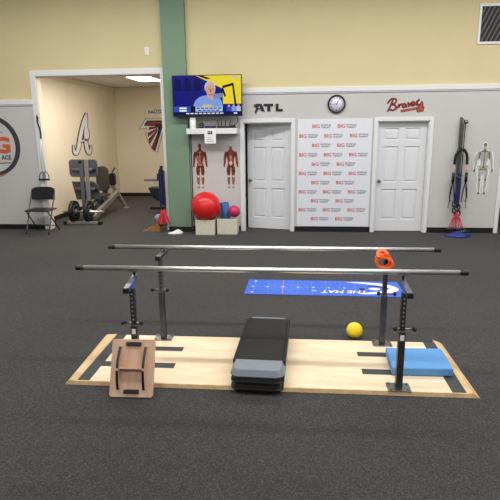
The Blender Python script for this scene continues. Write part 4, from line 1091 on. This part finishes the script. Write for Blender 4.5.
MX0, MX1, MY0, MY1 = -.655, 1.262, 5.835, 6.445
t = thing('floor_mat', 'long blue printed exercise mat on the carpet behind the bars', 'mat', ((MX0 + MX1) / 2, 6.14, 0))
MB().box(MX0, MX1, MY0, MY1, .001, .006, .001).build('sheet', 'mat_blue', t)
b = MB(); ML, MW = MX1 - MX0, MY1 - MY0
mx = floormx(MX0, MY0, .0065)
b.m(0)
b.ribbon([(.03, MW / 2), (1.35, MW / 2)], .008, mx, 0, 1)
for k in range(0, 8): b.ribbon([(.10 + k * .18, .04), (.10 + k * .18, MW - .04)], .004, mx, 0, 1)
b.ribbon([(.03, MW * .14), (1.30, MW * .14)], .004, mx, 0, 1).ribbon([(.03, MW * .86), (1.20, MW * .86)], .004, mx, 0, 1)
for k in range(-2, 3): b.disc(.46 + k * .1, MW / 2, .11 + .02 * (2 - abs(k)), mx, 0.0002, rin=.106 + .02 * (2 - abs(k)))
for a_ in (30, 60, 120, 150): b.ribbon([(.46 - .26 * math.cos(math.radians(a_)), MW / 2 - .26 * math.sin(math.radians(a_))), (.46 + .26 * math.cos(math.radians(a_)), MW / 2 + .26 * math.sin(math.radians(a_)))], .005, mx, .0003, 1)
b.m(2).ribbon([(.46, .03), (.46, MW - .03)], .010, mx, .0004, 1)
b.m(1)
for k in range(7): b.disc(.08 + k * .19, MW / 2, .016, mx, .0005, seg=10)
b.disc(.09, .08, .018, mx, .0005, seg=10).disc(.10, MW - .08, .018, mx, .0005, seg=10)
# name printed to be read from the far side
mxr = Matrix.Translation((MX0 + 1.48, MY0 + .21, .0065)) @ Matrix.Rotation(PI, 4, 'Z')
b.text('THE MAT', 0, 0, .56, .115, mxr, .0005, 0.02, 0.25)
b.text('TM', .60, 0.01, .06, .04, mxr, .0005, 0.02)
# sweeping oval mark at the end
ecx, ecy = ML - .31, MW / 2
b.m(1).ribbon([(ecx - .22, ecy - .215), (ecx - .08, ecy - .19), (ecx + .12, ecy - .13), (ecx + .22, ecy), (ecx + .12, ecy + .14), (ecx - .10, ecy + .215), (ecx - .34, ecy + .25)], [.01, .07, .11, .11, .10, .07, .01], mx, .0006)
b.m(3).ribbon([(ecx - .10, ecy + .08), (ecx + .05, ecy + .09), (ecx + .12, ecy + .02), (ecx + .08, ecy - .06)], [.02, .05, .06, .02], mx, .0008)
b.m(1).disc(ecx - .02, ecy - .02, .07, mx, .0009, .05)
b.m(3).disc(ecx - .17, ecy - .03, .035, mx, .0009, .05)
b.build('print', ['mat_line', 'print_white', 'mat_red', 'print_black'], t)

# ------------------------------------------------------------------ light
def area(n, loc, sx_, sy_, power, col=(1, .985, .96), rot=(0, 0, 0), spread=180):
    l = bpy.data.lights.new(n, 'AREA'); l.shape = 'RECTANGLE'; l.size = sx_; l.size_y = sy_; l.energy = power; l.color = col; l.spread = math.radians(spread)
    o = bpy.data.objects.new(n, l); C.objects.link(o); o.location = loc; o.rotation_euler = rot
    return o
for y_, e_ in ((-0.8, 420), (3.2, 470), (7.2, 560)):
    area('strip_light', (0.6, y_, CZ - .06), 13.5, .45, e_)
area('alcove_fill', (-4.1, 10.75, ACZ - .04), .6, 1.0, 75, (1, .93, .82))  # unseen fill lamp behind the header, added to brighten the alcove

wd_ = bpy.data.worlds.new('world'); bpy.context.scene.world = wd_; wd_.use_nodes = True
wd_.node_tree.nodes['Background'].inputs['Color'].default_value = (.8, .85, 1, 1)
wd_.node_tree.nodes['Background'].inputs['Strength'].default_value = 0.3
sc_ = bpy.context.scene
sc_.view_settings.view_transform = 'Standard'; sc_.view_settings.look = 'None'; sc_.view_settings.gamma = 1; sc_.view_settings.use_curve_mapping = False
sc_.view_settings.exposure = -0.55
sc_.cycles.use_denoising = True
sc_.cycles.max_bounces = 8; sc_.cycles.diffuse_bounces = 5
